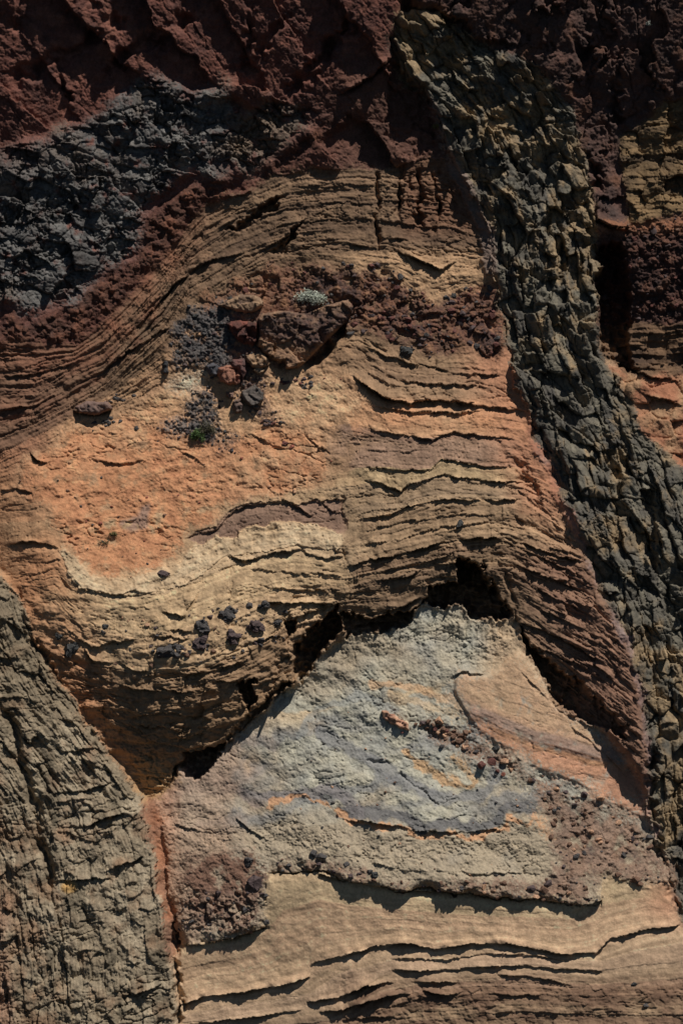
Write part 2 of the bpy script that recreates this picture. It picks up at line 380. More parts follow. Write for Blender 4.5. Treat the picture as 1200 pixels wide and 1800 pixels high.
c = mix(c, A(158,106,72), smooth(110, 40, u + 20 * N_A[idx]) * .5)
COL[idx] = c * (1 + .14 * fbm(u / 14, v / 9, 3, 26) + .12 * N_L[idx] + .10 * fbm(u / 40, v / 16, 3, 28))[:, None]
feather(idx, oc, op, 9, .5)
# grey-brown bed and pale bed that wrap under the slope
GB = [(325,948),(345,935),(382,930),(400,903),(430,888),(500,880),(560,880),(605,880),(606,935),(560,925),(520,915),(450,922),(400,945),(350,955)]
idx = inside(GB); P[idx] -= .10; BODY[idx] = LEFTB; PART[idx] = 20
COL[idx] = mix(np.broadcast_to(A(128,100,82), (idx.size, 3)), A(108,84,70), np.clip(.5 * lamc[i2[idx]] + .3 + .3 * N_A[idx], 0, 1))
PALE = [(108,955),(128,978),(160,1008),(215,1018),(270,1002),(322,982),(345,958),(400,946),(450,924),(520,917),(570,928),(606,938),(606,968),(560,972),(530,962),(480,966),
        (430,975),(400,976),(370,1000),(330,1020),(290,1038),(200,1044),(140,1030),(120,1000)]
idx = inside(PALE); BODY[idx] = LEFTB; PART[idx] = 21
P[idx] += .05 + .03 * N_M[idx] + .015 * N_F[idx]
pc = mix(np.broadcast_to(A(198,172,136), (idx.size, 3)), A(176,148,114), np.clip(.35 + .6 * N_M[idx] + .4 * lamc[i2[idx]], 0, 1))
COL[idx] = mix(COL[idx], pc, np.clip(.7 + .8 * N_A[idx] + .5 * N_M[idx], .1, 1))
# tan wavy beds at lower left of the slope, orange on the rounded pillar
idx = np.flatnonzero((BODY == LEFTB) & (PART < 20)); u, v = U[idx], V[idx]
c = COL[idx]
c = mix(c, A(126,98,70), np.clip(smooth(1130, 1260, v) * .55 + .3 * N_M[idx] - .1 * bedc[i1[idx]], 0, .8) * smooth(150, 300, u))
c = mix(c, A(156,108,72), np.clip(smooth(190, 70, u - .25 * (v - 1000)) * (.75 + .5 * N_L[idx]), 0, 1))
c = mix(c, A(120,78,60), smooth(880, 760, v) * smooth(60, 0, u - .2 * v + 100) * .6)
c = mix(c, A(176,138,88), smooth(60, 15, np.hypot(u - 268, v - 1375)) * .45)
COL[idx] = c
P[idx] += .06 * fbm(u / 40, v / 22, 3, 44) * smooth(1000, 1060, v)

# ---- 4. upper left: red scoria cliff, baked contact, lava breccia
idx = inside([(-700,-700),(705,-700),(705,0),(692,50),(690,95),(705,130),(745,150),(765,200),(785,240),(800,280),(735,270),(700,288),(512,292),(460,318),(420,334),(360,352),
              (300,428),(240,500),(185,558),(130,604),(60,600),(0,600),(-700,600)])
u, v = U[idx], V[idx]
BODY[idx] = RED; PART[idx] = 0
P_RED = field([(0,0,.3),(300,0,.5),(600,0,.2),(720,0,.1),(0,120,-.2),(300,120,-.4),(0,250,-.7),(600,130,-.5),(600,200,-1.1),(560,280,-1.5),(700,280,-1.6),(730,200,-1.8),(0,600,-.5),(300,430,-1.4)])
ang = (u * .62 + v * .78); acr = (u * .78 - v * .62)
rough = fbm(ang / 70, acr / 22, 4, 61)
hc, _, ec, rc = cells(u / 7, v / 7, 10, .02, .03, .015, .15)
hc2, _, ec2, rc2 = cells(ang / 120 + .2 * N_A[idx], acr / 60, 12, .10, .12, .02, .08)
big = 1 - 2 * np.abs(fbm(ang / 210, acr / 75, 3, 63))
big = 1 - 2 * np.abs(fbm(ang / 330, acr / 125, 3, 63))
hc4, _, _, _ = cells((ang + 16 * N_A[idx]) / 330, (acr + 10 * N_B[idx]) / 90, 13, .14, .50, .0, .08)
hc5, _, _, _ = cells((ang + 12 * N_A[idx]) / 70, (acr + 8 * N_B[idx]) / 34, 17, .04, .10, .0, .08)
P[idx] = P_RED[idx] + .02 * rough + .03 * fbm(ang / 120, acr / 60, 3, 62) + .5 * hc + .1 * hc2 + 1.3 * hc4 + .5 * hc5 + .02 * N_M[idx] - .10 * cracks(ang / 140, acr / 34, 65, .045, -.1) + .02 * N_F[idx]
c = mix(np.broadcast_to(A(98,60,50), (idx.size, 3)), A(70,48,44), np.clip(.4 + .6 * N_A[idx] + .2 * rc[0], 0, 1))
c = mix(c, A(122,78,62), np.clip(.6 * N_M[idx] + .4 * N_L[idx], 0, .8))
c = mix(c, A(82,58,48), smooth(520, 640, u) * smooth(60, 160, v) * .75)
COL[idx] = c
for ln, d, w in [([(625,30),(560,100),(495,172)], .35, 11), ([(590,85),(540,150)], .25, 8), ([(362,5),(300,55),(170,130)], .35, 12), ([(235,25),(120,95),(0,140)], .3, 12),
                 ([(100,120),(118,160),(128,185)], .3, 6), ([(450,0),(430,130)], .22, 7), ([(190,0),(150,20)], .4, 14), ([(60,30),(0,60)], .25, 14), ([(520,20),(470,60),(440,140)], .2, 9)]:
    gully(ln, d * 1.5, w * 1.15, (RED,))
# baked contact
idx = inside([(600,185),(640,200),(560,250),(512,292),(460,318),(420,334),(360,354),(300,428),(240,498),(185,558),(130,604),(60,604),(0,602),(0,540),(60,555),(100,538),(165,500),(180,468),
              (245,440),(250,380),(290,345),(350,315),(400,310),(440,312),(480,285),(520,245)])
u, v = U[idx], V[idx]; BODY[idx] = BAKED
hc, _, ec, rc = cells(u / 12, v / 11, 14, .05, .07, .04, .12)
P_BR = field([(0,250,-.6),(300,130,-.5),(580,190,-1.0),(0,545,-.4),(200,460,-.9),(400,300,-1.3),(0,600,-.5),(300,425,-1.4),(500,290,-1.5),(180,300,-.5)])
oc, op = COL[idx].copy(), P[idx].copy()
P[idx] = P_BR[idx] + hc + .10 * N_M[idx] + .03 * N_F[idx]
c = mix(np.broadcast_to(A(88,58,47), (idx.size, 3)), A(64,50,46), np.clip(.35 + .6 * N_A[idx] + .3 * rc[0], 0, 1))
COL[idx] = mix(c, A(128,80,58), np.clip(.9 * N_M[idx] + .2 * rc[3], 0, .8))
feather(idx, oc, op, 9, .5)
# breccia
idx = inside([(-700,255),(0,255),(60,228),(110,215),(180,190),(190,150),(260,120),(330,140),(400,150),(470,170),(560,185),(600,175),(580,205),(520,245),(480,285),(440,315),(400,310),
              (350,315),(290,345),(250,380),(245,440),(175,470),(165,505),(100,540),(60,560),(0,545),(-700,545)], WU + 22 * gnoise(U / 60, V / 60, 130) + 9 * N_F, WV + 22 * gnoise(U / 60, V / 60, 131) + 9 * N_M)
u, v = U[idx], V[idx]; BODY[idx] = BREC
wu = u + 5 * N_A[idx]; wv = v + 5 * N_B[idx]
hc, ic, ec, rc = cells((wu + .35 * wv) / 30, (wv - .25 * wu) / 22, 15, .13, .26, .10, .08)
hc2, _, ec2, rc2 = cells(wu / 12, wv / 10, 16, .05, .09, .05, .10)
hc3, _, ec3, rc3 = cells(u / 5.5, v / 5, 18, .02, .03, .015, .14)
oc, op = COL[idx].copy(), P[idx].copy()
hb4, _, _, _ = cells((wu + .5 * wv) / 75, (wv - .4 * wu) / 48, 19, .16, .34, .05, .06)
rg = np.clip(.55 + 1.1 * fbm(u / 80, v / 60, 2, 29), .15, 1.3)
P[idx] = P_BR[idx] + hb4 + hc * (.35 + .65 * rg) + hc2 * 1.5 * rg + hc3 * 1.7 * rg - .12 * cracks(wu / 30, wv / 24, 69, .08, .3) + .10 * N_L[idx] + .02 * N_F[idx]
PART[idx] = ic + 1
c = mix(np.broadcast_to(A(68,66,65), (idx.size, 3)), A(92,89,86), np.clip(.25 + .4 * rc[3] + .4 * rc2[3], 0, 1))
c = mix(c, A(66,58,54), np.clip(-.3 * rc[3] + .5 * N_A[idx], 0, 1))
c = mix(c, A(88,70,54), np.clip(smooth(330, 480, u) * .7 + .9 * N_L[idx] * .6 + .3 * N_M[idx] - .1, 0, .75))
c = mix(c, A(66,48,42), smooth(110, 20, u) * smooth(340, 250, v) * .7)
COL[idx] = c * (1 + .3 * fbm(u / 6, v / 6, 3, 70) + .15 * N_L[idx])[:, None]
feather(idx, oc, op, 13, .4)
gully([(190,290),(205,260),(240,230)], .3, 9, (BREC,)); gully([(300,180),(280,230),(250,300)], .15, 8, (BREC,)); gully([(380,200),(400,180),(440,175)], .3, 14, (BREC,))

# ---- 5. right of the dyke
P_R = field([(900,0,.0),(1200,0,.3),(1100,100,-.1),(1000,200,-1.0),(1200,170,-.9),(1150,250,-1.3),(1150,370,-1.1),(1080,380,-.7),(1200,400,-.7),(1080,560,-1.6),(1200,560,-1.1),(1200,640,-1.2),(1120,700,-.8),(1200,800,-.5)])
idx = inside([(720,-700),(2000,-700),(2000,420),(1200,420),(1040,420),(1020,330),(1000,250),(960,175),(900,105),(830,70),(800,40),(760,15),(705,5)])
u, v = U[idx], V[idx]; BODY[idx] = RBROWN; PART[idx] = 0
hc, ic, ec, rc = cells((u + .3 * v) / 85 + .35 * N_A[idx], (v - .2 * u) / 150 + .25 * N_B[idx], 22, .22, .40, .06, .06)
hc -= .12 * cracks(u / 40, v / 110, 27, .05, .05)
hc2, _, ec2, rc2 = cells(u / 8, v / 8, 23, .02, .03, .012, .14)
P[idx] = P_R[idx] + 1.2 * hc + .6 * hc2 + .035 * N_M[idx] + .08 * N_A[idx] + .012 * N_F[idx]
c = mix(np.broadcast_to(A(92,66,58), (idx.size, 3)), A(66,54,51), np.clip(.4 + .6 * N_A[idx], 0, 1))
COL[idx] = mix(c, A(100,66,48), np.clip(.8 * N_M[idx] + .2 * rc[3], 0, .8))
idx = inside([(1040,385),(2000,370),(2000,600),(1200,600),(1050,600),(1050,480)])
u, v = U[idx], V[idx]; BODY[idx] = RCIND; PART[idx] = 0
hc, _, ec, rc = cells(u / 11, v / 10, 24, .05, .07, .05, .12); hc2, _, _, rc2 = cells(u / 5, v / 5, 25, .02, .03, .02, .14)
P[idx] = P_R[idx] + hc + hc2 + .12 * N_M[idx]
c = mix(np.broadcast_to(A(84,56,48), (idx.size, 3)), A(60,48,46), np.clip(.4 + .6 * N_A[idx] + .3 * rc[0], 0, 1))
COL[idx] = mix(c, A(140,92,64), np.clip(smooth(420, 390, v) * .9 + .6 * N_M[idx] * .6, 0, .85))
s = V + .05 * (U - 1100) + 3 * N_A
hb, ib, fb, _ = beds(s, U, 77, 5, 15, .10, .10, 70)
for poly, bd, cA, cB in [([(2000,160),(1200,165),(1160,180),(1130,215),(1095,235),(1092,290),(1105,360),(1105,392),(1200,375),(2000,375)], RBEDS, (118,94,64), (74,60,46)),
                         ([(1050,565),(2000,560),(2000,668),(1150,660),(1100,655),(1060,620)], RBEDS, (108,82,60), (66,52,44))]:
    idx = inside(poly); u, v = U[idx], V[idx]; BODY[idx] = bd; PART[idx] = 0 if v.min() < 300 else 1
    hc, _, ec, rc = cells((u + 8 * N_A[idx]) / 38, (v + 8 * N_B[idx]) / 30, 26, .22, .34, .05, .08)
    hc -= .12 * cracks(u / 18, v / 40, 29, .08, .3) + .08 * cracks(u / 40, v / 12, 32, .08, .3)
    P[idx] = P_R[idx] + hb[idx] * (1.4 if v.min() > 400 else .7) + hc * (1 if v.min() < 300 else .4) + .05 * N_M[idx] + .02 * N_F[idx]
    c = mix(np.broadcast_to(A(*cA), (idx.size, 3)), A(*cB), np.clip(.3 + .5 * bedc[ib[idx]] + .5 * N_A[idx], 0, 1))
    COL[idx] = c
idx = inside([(1070,645),(1110,655),(1150,662),(2000,668),(2000,840),(1200,830),(1170,800),(1120,760),(1100,690)])
u, v = U[idx], V[idx]; BODY[idx] = RORANGE; PART[idx] = 0
hc, _, ec, rc = cells(u / 42, v / 34, 28, .12, .2, .08, .06)
P[idx] = P_R[idx] + .15 + hc + .07 * N_M[idx] + .02 * N_F[idx]
COL[idx] = mix(np.broadcast_to(A(138,90,64), (idx.size, 3)), A(150,118,86), np.clip(.3 + 1.0 * N_A[idx], 0, .8))

# ---- 6. the pale mound under the overhang
MOUND_POLY = [(278,1405),(320,1352),(380,1318),(440,1268),(500,1218),(525,1203),(560,1158),(610,1113),(660,1108),(715,1100),(745,1052),(775,1066),(810,1058),(828,1085),(870,1090),(905,1080),
              (915,1130),(950,1200),(990,1250),(1060,1292),(1110,1342),(1130,1382),(1140,1440),(1165,1500),(1180,1548),(1100,1548),(1056,1534),(1050,1577),(1020,1582),(900,1570),(800,1561),(700,1555),
              (640,1546),(580,1532),(520,1526),(477,1531),(470,1600),(472,1622),(400,1645),(318,1655),(300,1560),(285,1470)]
P_MO = field([(290,1390,.3),(320,1370,.35),(440,1280,.25),(520,1205,.15),(620,1115,.15),(750,1065,-.05),(830,1085,-.05),(900,1090,.05),(700,1200,.35),(600,1300,.65),(760,1300,.65),(500,1400,.9),(700,1420,1.3),
 (950,1440,1.15),(600,1500,1.75),(800,1530,1.95),(960,1560,1.9),(1050,1570,1.85),(1150,1500,.8),(1130,1420,.45),(1060,1330,.45),(1000,1270,.35),(930,1180,.2),(900,1300,.7),(480,1600,1.9),(320,1620,1.3),(330,1500,1.0),(290,1450,.6)])
idx = inside(MOUND_POLY); u, v = U[idx], V[idx]; BODY[idx] = MOUND; PART[idx] = 0
hc, _, ec, rc = cells(u / 9, v / 8, 30, .025, .035, .02, .12)
hc2, _, _, rc2 = cells(u / 4.6, v / 4.4, 32, .012, .018, .01, .14)
crust = smooth(1440, 1462, v - .0 * u + 10 * N_A[idx])
stre = fbm(u / 9, v / 60, 4, 71)
top = smooth(1230, 1100, v)
pit = np.clip(gnoise(u / 7, v / 6, 73) - .38, 0, 1)
rg = np.clip(.4 + 1.3 * fbm(u / 60, v / 45, 2, 75), .05, 1.3)
P[idx] = P_MO[idx] + .12 * fbm((u + .6 * v) / 140, (v - .5 * u) / 80, 2, 79) + .02 * np.abs(fbm((u + .5 * v) / 50, (v - .5 * u) / 22, 3, 76)) + (hc * (.10 + .8 * crust + .5 * top) + hc2 * (.2 + .8 * crust + .5 * top)) * rg - .12 * pit * rg - .09 * cracks(u / 40, v / 22, 77, .06, .05) - .07 * crust * cracks(u / 14, v / 11, 78, .1, .3) + .06 * N_M[idx] + .03 * stre * top - .10 * top * np.clip(.35 + gnoise(u / 70, v / 50, 82), 0, 1) * np.exp(-(fbm((u + 10 * N_A[idx]) / 22, v / 85, 3, 84) / .10) ** 2) + .012 * N_F[idx]
swx = WU[idx] + 14 * N_L[idx]; swy = WV[idx] + 14 * N_A[idx]
c = mix(np.broadcast_to(A(160,154,136), (idx.size, 3)), A(142,140,131), np.clip(.4 + .8 * N_A[idx], 0, 1))
c = mix(c, A(146,128,104), np.clip(.2 + .9 * N_L[idx] + .9 * crust, 0, .8))
c = mix(c, A(168,140,108), smooth(820, 880, u) * smooth(1250, 1150, v) * .85)
swirl = gnoise(swy / 34 + swx / 160, swx / 220, 81)
c = mix(c, A(114,113,112), np.clip(2.4 * swirl - .05, 0, .8) * smooth(1215, 1290, v) * (1 - crust))
c = mix(c, A(178,150,112), np.clip(-2.4 * gnoise(swy / 26 + swx / 120, swx / 200, 83) - .45, 0, .7) * smooth(1190, 1215, v) * smooth(1300, 1250, v))
for ln, w, rgb, k in [
    ([(600,1420),(650,1426),(700,1432),(740,1445),(800,1446),(865,1440),(900,1422),(935,1415)], 13, (96,94,94), .95),
    ([(640,1425),(600,1392),(560,1385),(500,1398),(450,1402),(390,1365),(330,1360)], 13, (112,106,106), .85),
    ([(560,1290),(640,1330),(700,1372),(780,1402),(850,1392),(872,1362),(850,1330)], 15, (110,109,110), .8),
    ([(520,1290),(560,1240),(640,1225),(690,1245)], 10, (124,126,124), .6),
    ([(470,1416),(520,1397),(560,1400),(600,1424),(625,1440),(675,1446),(720,1456),(800,1463),(880,1456),(900,1440),(925,1444),(940,1425),(955,1450),(970,1475)], 5, (194,144,102), .9),
    ([(700,1320),(730,1340),(770,1362),(815,1375),(827,1366),(815,1345),(795,1330)], 8.5, (190,150,106), .9),
    ([(650,1205),(700,1200),(750,1212),(805,1245)], 9, (190,150,110), .75), ([(690,1222),(740,1238),(800,1260)], 7, (180,150,112), .55)]:
    d = dist_line(ln, swx - 6 * N_L[idx], swy - 6 * N_A[idx])
    c = mix(c, A(*rgb), k * smooth(w, w * .5, d + 4 * N_M[idx]))
c = mix(c, A(152,124,102), smooth(480, 380, u + .2 * (v - 1400) + 40 * N_A[idx]) * .75)
c = mix(c, A(168,120,92), smooth(330, 290, u) * .6)
COL[idx] = c
# pink apron
APR = [(800,1192),(820,1182),(852,1186),(880,1168),(912,1140),(950,1200),(992,1252),(1060,1294),(1110,1343),(1132,1384),(1142,1450),(1080,1420),(1000,1372),(935,1345),(870,1308),(835,1275),(808,1245),(800,1215)]
idx = inside(APR); u, v = U[idx], V[idx]; BODY[idx] = APRON; PART[idx] = 0; oc, op = COL[idx].copy(), P[idx].copy()
sa = v - .5 * (u - 808) + .0006 * np.clip(u - 808, 0, None) ** 2 + 3 * N_A[idx]
hb2, ib2, fb2, _ = beds(sa, u, 91, 9, 24, .03, .035, 160)
hb3, ib3, _, _ = beds(sa, u, 92, 3, 6, .008, .008, 160)
P[idx] = P_MO[idx] + .10 + .35 * hb2 + .5 * hb3 - .05 * cracks(u / 60, sa / 14, 93, .05, .1) + .035 * N_M[idx] + .008 * N_F[idx] + .10 * smooth(1262, 1240, sa)
c = mix(np.broadcast_to(A(172,124,94), (idx.size, 3)), A(158,126,102), np.clip(.35 + .6 * bedc[ib2] + .3 * lamc[ib3] + .4 * N_L[idx], 0, 1))
c = mix(c, A(168,138,106), smooth(1235, 1205, sa) * .8)
c = mix(c, A(134,112,100), smooth(16, 8, np.abs(sa - 1237)) * (.65 + .35 * lamc[ib3]))
c = mix(c, A(190,138,98), smooth(7, 3, np.abs(sa - 1255)) * .8)
c = c * (1 + .10 * fbm(u / 80, sa / 4, 2, 94) + .08 * N_A[idx])[:, None]
COL[idx] = mix(c, A(146,102,80), np.clip(smooth(1040, 1130, u) * .6 + .3 * N_A[idx], 0, .8))
feather(idx, oc, op, 5, .4)
gully([(922,1292),(930,1315),(935,1345)], .05, 2, (APRON,))
# talus of brown rubble
TAL = [(728,1275),(750,1262),(800,1272),(835,1300),(870,1310),(930,1350),(1000,1382),(1070,1412),(1130,1462),(1160,1500),(1180,1546),(1100,1546),(1056,1532),(1050,1578),(1020,1583),(900,1572),(800,1563),(700,1557),
       (640,1548),(580,1534),(520,1528),(478,1533),(470,1512),(520,1500),(560,1502),(650,1524),(760,1538),(880,1540),(962,1532),(972,1500),(962,1440),(940,1405),(905,1360),(840,1338),(790,1312)]
idx = inside(TAL, WU + 9 * gnoise(U / 26, V / 26, 138) + 5 * N_F, WV + 7 * gnoise(U / 26, V / 26, 139) + 4 * N_M); u, v = U[idx], V[idx]; BODY[idx] = TALUS; PART[idx] = 0
hc, ic, ec, rc = cells(u / 15, v / 12, 34, .07, .09, .05, .11)
hc2, _, _, rc2 = cells(u / 6.5, v / 6, 35, .03, .045, .03, .13)
oc, op = COL[idx].copy(), P[idx].copy(); ro = np.clip(.45 + 1.1 * fbm(u / 45, v / 35, 2, 36), .15, 1.2)
P[idx] = P_MO[idx] + .05 * smooth(1500, 1530, v) + (hc + hc2) * ro + .06 * N_M[idx] + .02 * N_F[idx]
c = mix(np.broadcast_to(A(122,94,76), (idx.size, 3)), A(84,70,64), np.clip(.3 + .7 * rc[3] + .3 * N_A[idx], 0, 1))
COL[idx] = mix(c, A(138,112,94), np.clip(.7 * N_M[idx] + .4 * rc2[0] + .25 + .3 * (1 - ro), 0, .85))
feather(idx, oc, op, 6, .5)
# scoria block at lower left of the mound
idx = inside([(322,1540),(335,1500),(400,1478),(470,1500),(482,1520),(480,1560),(470,1590),(476,1622),(440,1636),(390,1641),(330,1650),(316,1600)], WU + 24 * gnoise(U / 34, V / 34, 132) + 6 * N_M, WV + 22 * gnoise(U / 34, V / 34, 133))
u, v = U[idx], V[idx]; BODY[idx] = CBLOCK; PART[idx] = 0
hc, _, ec, rc = cells(u / 16, v / 14, 36, .06, .08, .05, .11); hc2, _, _, rc2 = cells(u / 6.5, v / 6, 37, .03, .04, .02, .13)
low = smooth(1545, 1590, v)
oc, op = COL[idx].copy(), P[idx].copy()
P[idx] = P_MO[idx] + .04 + (hc * (.3 + low) + hc2 * (.5 + low)) + .05 * N_M[idx]
c = mix(np.broadcast_to(A(114,84,68), (idx.size, 3)), A(70,60,58), np.clip(low * .5 + .5 * rc[3] * low + .2 * N_A[idx] + .3 * smooth(430, 470, u), 0, 1))
COL[idx] = mix(c, A(150,122,100), np.clip(low * (.5 * rc2[0] + .4 * N_M[idx] + .15), 0, .8))
feather(idx, oc, op, 13, .6)
# orange wall between the left dyke and the mound
idx = inside([(255,1408),(280,1400),(288,1470),(302,1560),(314,1650),(322,1700),(306,1690),(296,1640),(280,1560),(270,1500),(262,1450)])
u, v = U[idx], V[idx]; BODY[idx] = WALL; PART[idx] = 0
P[idx] = .35 + .0025 * (v - 1400) + .08 * N_M[idx] + .03 * N_F[idx]
COL[idx] = mix(np.broadcast_to(A(150,98,68), (idx.size, 3)), A(120,88,70), np.clip(.3 + .8 * N_A[idx], 0, 1))

# ---- 7. lower banded beds
LO = [
 [(300,1655),(470,1625),(480,1535),(570,1538),(700,1560),(1040,1580),(1060,1538),(1170,1550),(1200,1560)],
 [(300,1672),(430,1650),(475,1625),(500,1590),(560,1575),(700,1592),(830,1600),(1000,1608),(1060,1580),(1130,1572),(1200,1590)],
 [(300,1765),(360,1742),(410,1737),(500,1722),(540,1710),(555,1685),(600,1670),(660,1652),(720,1647),(760,1657),(835,1647),(885,1647),(980,1665),(1040,1665),(1065,1642),(1130,1625),(1185,1620),(1200,1620)],
 [(300,1780),(400,1760),(500,1745),(545,1735),(600,1700),(690,1678),(785,1676),(850,1666),(920,1668),(985,1678),(1050,1680),(1130,1660),(1200,1650)],
 [(300,1795),(435,1780),(525,1765),(580,1760),(640,1720),(690,1697),(770,1697),(820,1692),(900,1687),(950,1692),(1050,1700),(1200,1690)],
 [(300,1830),(435,1815),(540,1800),(600,1790),(660,1750),(740,1730),(840,1722),(940,1722),(1040,1730),(1200,1720)],
 [(300,1900),(600,1850),(700,1790),(900,1775),(1200,1785)],
]
sL, kL = strat(LO)
idx = inside([(306,1690),(318,1655),(400,1646),(471,1624),(470,1600),(477,1533),(520,1528),(580,1534),(700,1557),(900,1572),(1020,1583),(1050,1578),(1056,1534),(1100,1546),(1172,1550),(1180,1600),(1200,1640),(2000,1640),
              (2000,2600),(312,2600),(312,1740)])
u, v = U[idx], V[idx]; BODY[idx] = LOWB; PART[idx] = kL[idx]
P_LO = field([(320,1690,1.35),(480,1560,1.72),(700,1580,1.78),(1000,1600,1.78),(1180,1580,1.1),(700,1640,1.82),(1000,1650,1.8),(320,1790,1.5),(600,1790,1.9),(1000,1790,2.1),(1200,1790,1.8),(1200,1650,1.3),(450,1720,1.5)])
sl_ = sL[idx]
hb, ib, fb, _ = beds(sl_ + N_M[idx], u, 101, 18, 44, .035, .035, 220)
hb2, ib2, _, _ = beds(sl_, u, 102, 3, 8, .012, .014, 160)
rag = smooth(1690, 1740, v) * smooth(560, 640, u)
hc, _, ec, rc = cells(u / 14, v / 10, 40, .05, .06, .04, .1)
P[idx] = P_LO[idx] + hb * (.45 + .5 * rag) + hb2 * (.1 + .3 * MOD[idx] + rag) + .012 * N_M[idx] + .04 * N_A[idx] + .005 * N_F[idx] + rag * (.45 * hc + .05 * N_M[idx]) - (.015 + .06 * rag) * cracks(u / 130, sl_ / 15, 103, .05, .1)
rag = rag * 1.0
c = mix(np.broadcast_to(A(158,126,96), (idx.size, 3)), A(172,144,108), np.clip(.3 + .6 * bedc[ib] + .35 * lamc[ib2] + .3 * N_L[idx], 0, 1))
c = mix(c, A(150,110,84), np.clip(.2 - .6 * bedc[ib] + .4 * N_A[idx], 0, .85))
BLO = np.array([A(*q) for q in [(196,172,132),(196,172,132),(178,146,114),(172,142,112),(152,124,102),(132,106,86),(110,86,68),(104,80,64)]])
c = .4 * c + .6 * BLO[np.clip(np.round(kL[idx] + .3 * N_A[idx]), 0, 7).astype(int)] * (1 + .15 * N_A[idx] + .15 * lamc[ib2])[:, None]
c = c * (1 + .12 * stain[idx] + .22 * fbm(u / 260, sl_ / 4.5, 3, 104))[:, None]
c = mix(c, A(98,74,58), rag * np.clip(.55 + .5 * N_A[idx] - .3 * lamc[ib2], 0, 1))
COL[idx] = mix(c, A(160,104,76), smooth(1100, 1170, u) * smooth(1640, 1570, v) * .6)

# ---- 8. left dyke
LDP = [(-700,1000),(0,1015),(20,1030),(55,1090),(75,1150),(120,1210),(150,1260),(180,1302),(215,1352),(236,1388),(256,1412),(266,1452),(276,1520),(286,1590),(300,1642),(312,1720),(317,1800),(317,2600),(-700,2600)]
idx = inside(LDP); u, v = U[idx], V[idx]; BODY[idx] = LDYKE
P_LD = field([(0,1030,.8),(0,1100,1.0),(70,1150,.7),(100,1300,1.3),(180,1310,.9),(250,1450,1.3),(220,1400,1.1),(0,1500,1.9),(200,1600,2.0),(290,1620,1.75),(310,1780,2.1),(0,1800,2.6),(150,1800,2.6)])
axu = np.interp(v, [1000, 1200, 1400, 1500, 1650, 1800], [-30, 60, 205, 240, 265, 280])   # right-hand line the joints follow
d = u - axu
hc, ic, ec, rc = bricks(d / 25 + .15 * N_A[idx], (v + .10 * d) / 62, 44, .08, .15, .06, .035)
hc2, _, ec2, rc2 = bricks(d / 8.5 + .2 * N_M[idx], (v + .1 * d) / 30, 45, .04, .05, .035, .09)
hc3, _, _, rc3 = bricks(d / 3.6 + .15 * N_M[idx], v / 17, 48, .018, .02, .012, .1)
hcl, _, ecl, rcl = cells(d / 20 + .2 * N_M[idx], v / 30, 43, .06, .11, .03, .06)
fib = fbm(d / 3.2, v / 20, 3, 46)
rg = np.clip(.6 + 1.0 * fbm(u / 70, v / 80, 2, 49), .15, 1.3)
smo = smooth(-150, -70, d) * smooth(1350, 1450, v)
arc = (v + .22 * d + .0014 * np.minimum(d + 60, 0) ** 2) / 58 + .5 * N_L[idx]
fa = arc - np.floor(arc)
P[idx] = P_LD[idx] + hc * (1 - .45 * smo) + (1.2 * hc2 + .8 * hc3) * rg * (1 - .65 * smo) + .025 * fib * rg * (1 - .5 * smo) + hcl * np.clip(1.2 - rg, .15, 1) + .10 * N_M[idx] + .015 * N_F[idx] + smooth(-170, -90, d) * (.10 * fa ** 3 - .03) * np.clip(.4 + 1.5 * N_A[idx], 0, 1.2)
P[idx] -= .14 * (1 - .6 * smo) * cracks(d / 15, v / 75, 57, .08, .35) + (.09 + .08 * smo) * cracks(d / 70, (v + .2 * d) / 24, 58, .06, .25)
# the deep slot between the two halves
P[idx] -= .45 * np.exp(-(dist_line([(20,1250),(45,1340),(70,1430),(85,1500),(100,1545)], WU[idx], WV[idx]) / 8) ** 2)
PART[idx] = ic + 1
c = mix(np.broadcast_to(A(124,109,87), (idx.size, 3)), A(146,131,108), np.clip(.3 + .4 * rc[3] + .5 * N_L[idx], 0, 1))
c = mix(c, A(88,74,58), np.clip(.35 * rc2[3] + .5 * N_M[idx] - .3 * fib, 0, .85))
c = mix(c, A(112,80,54), np.clip(smooth(-120, -220, d) * .5 + .7 * N_A[idx] + .3 * N_L[idx] + .2 * fib - .1, 0, .65))
c = mix(c, A(74,66,52), np.clip(.8 * fbm(u / 40, v / 55, 3, 47) + .3 * rcl[3] - .1, 0, .7))
c = mix(c, A(134,98,76), smooth(40, 8, u + 20 * N_L[idx]) * smooth(1540, 1600, v) * .7)
c = mix(c, A(92,78,58), smooth(1330, 1180, v) * .55)
c = c * (1 + .28 * fbm(d / 4, v / 22, 3, 59) + .18 * N_M[idx])[:, None]
c = mix(c, A(158,120,60), smooth(14, 7, np.hypot((u - 128) / 1.3, v - 1551)) * .9)
COL[idx] = c

# ---- 9. right dyke with its baked margin
MAR = [(900,640),(925,715),(935,790),(960,830),(990,900),(1016,955),(1042,1020),(1075,1100),(1100,1150),(1122,1250),(1130,1330),(1136,1445),(1150,1480),(1150,1200),(1120,1100),(1065,1000),(1010,880),(960,770),(930,690)]
idx = inside(MAR); u, v = U[idx], V[idx]; BODY[idx] = MARGIN; PART[idx] = 0
P_RD = field([(700,20,-.4),(720,60,-.6),(760,170,-1.3),(900,120,-.8),(830,330,-1.4),(900,250,-1.2),(870,490,-1.3),(1000,300,-1.3),(1050,480,-1.0),(960,500,-.8),(1000,700,-.5),(905,680,-.6),(945,790,-.3),(1110,700,-.6),(1020,950,.5),
 (1100,900,.3),(1200,880,.3),(1066,1070,.95),(1115,1180,1.25),(1180,1200,.7),(1145,1450,1.1),(1190,1500,.7)])
hc, _, ec, rc = cells(u / 34, v / 60, 47, .05, .09, .03, .06)
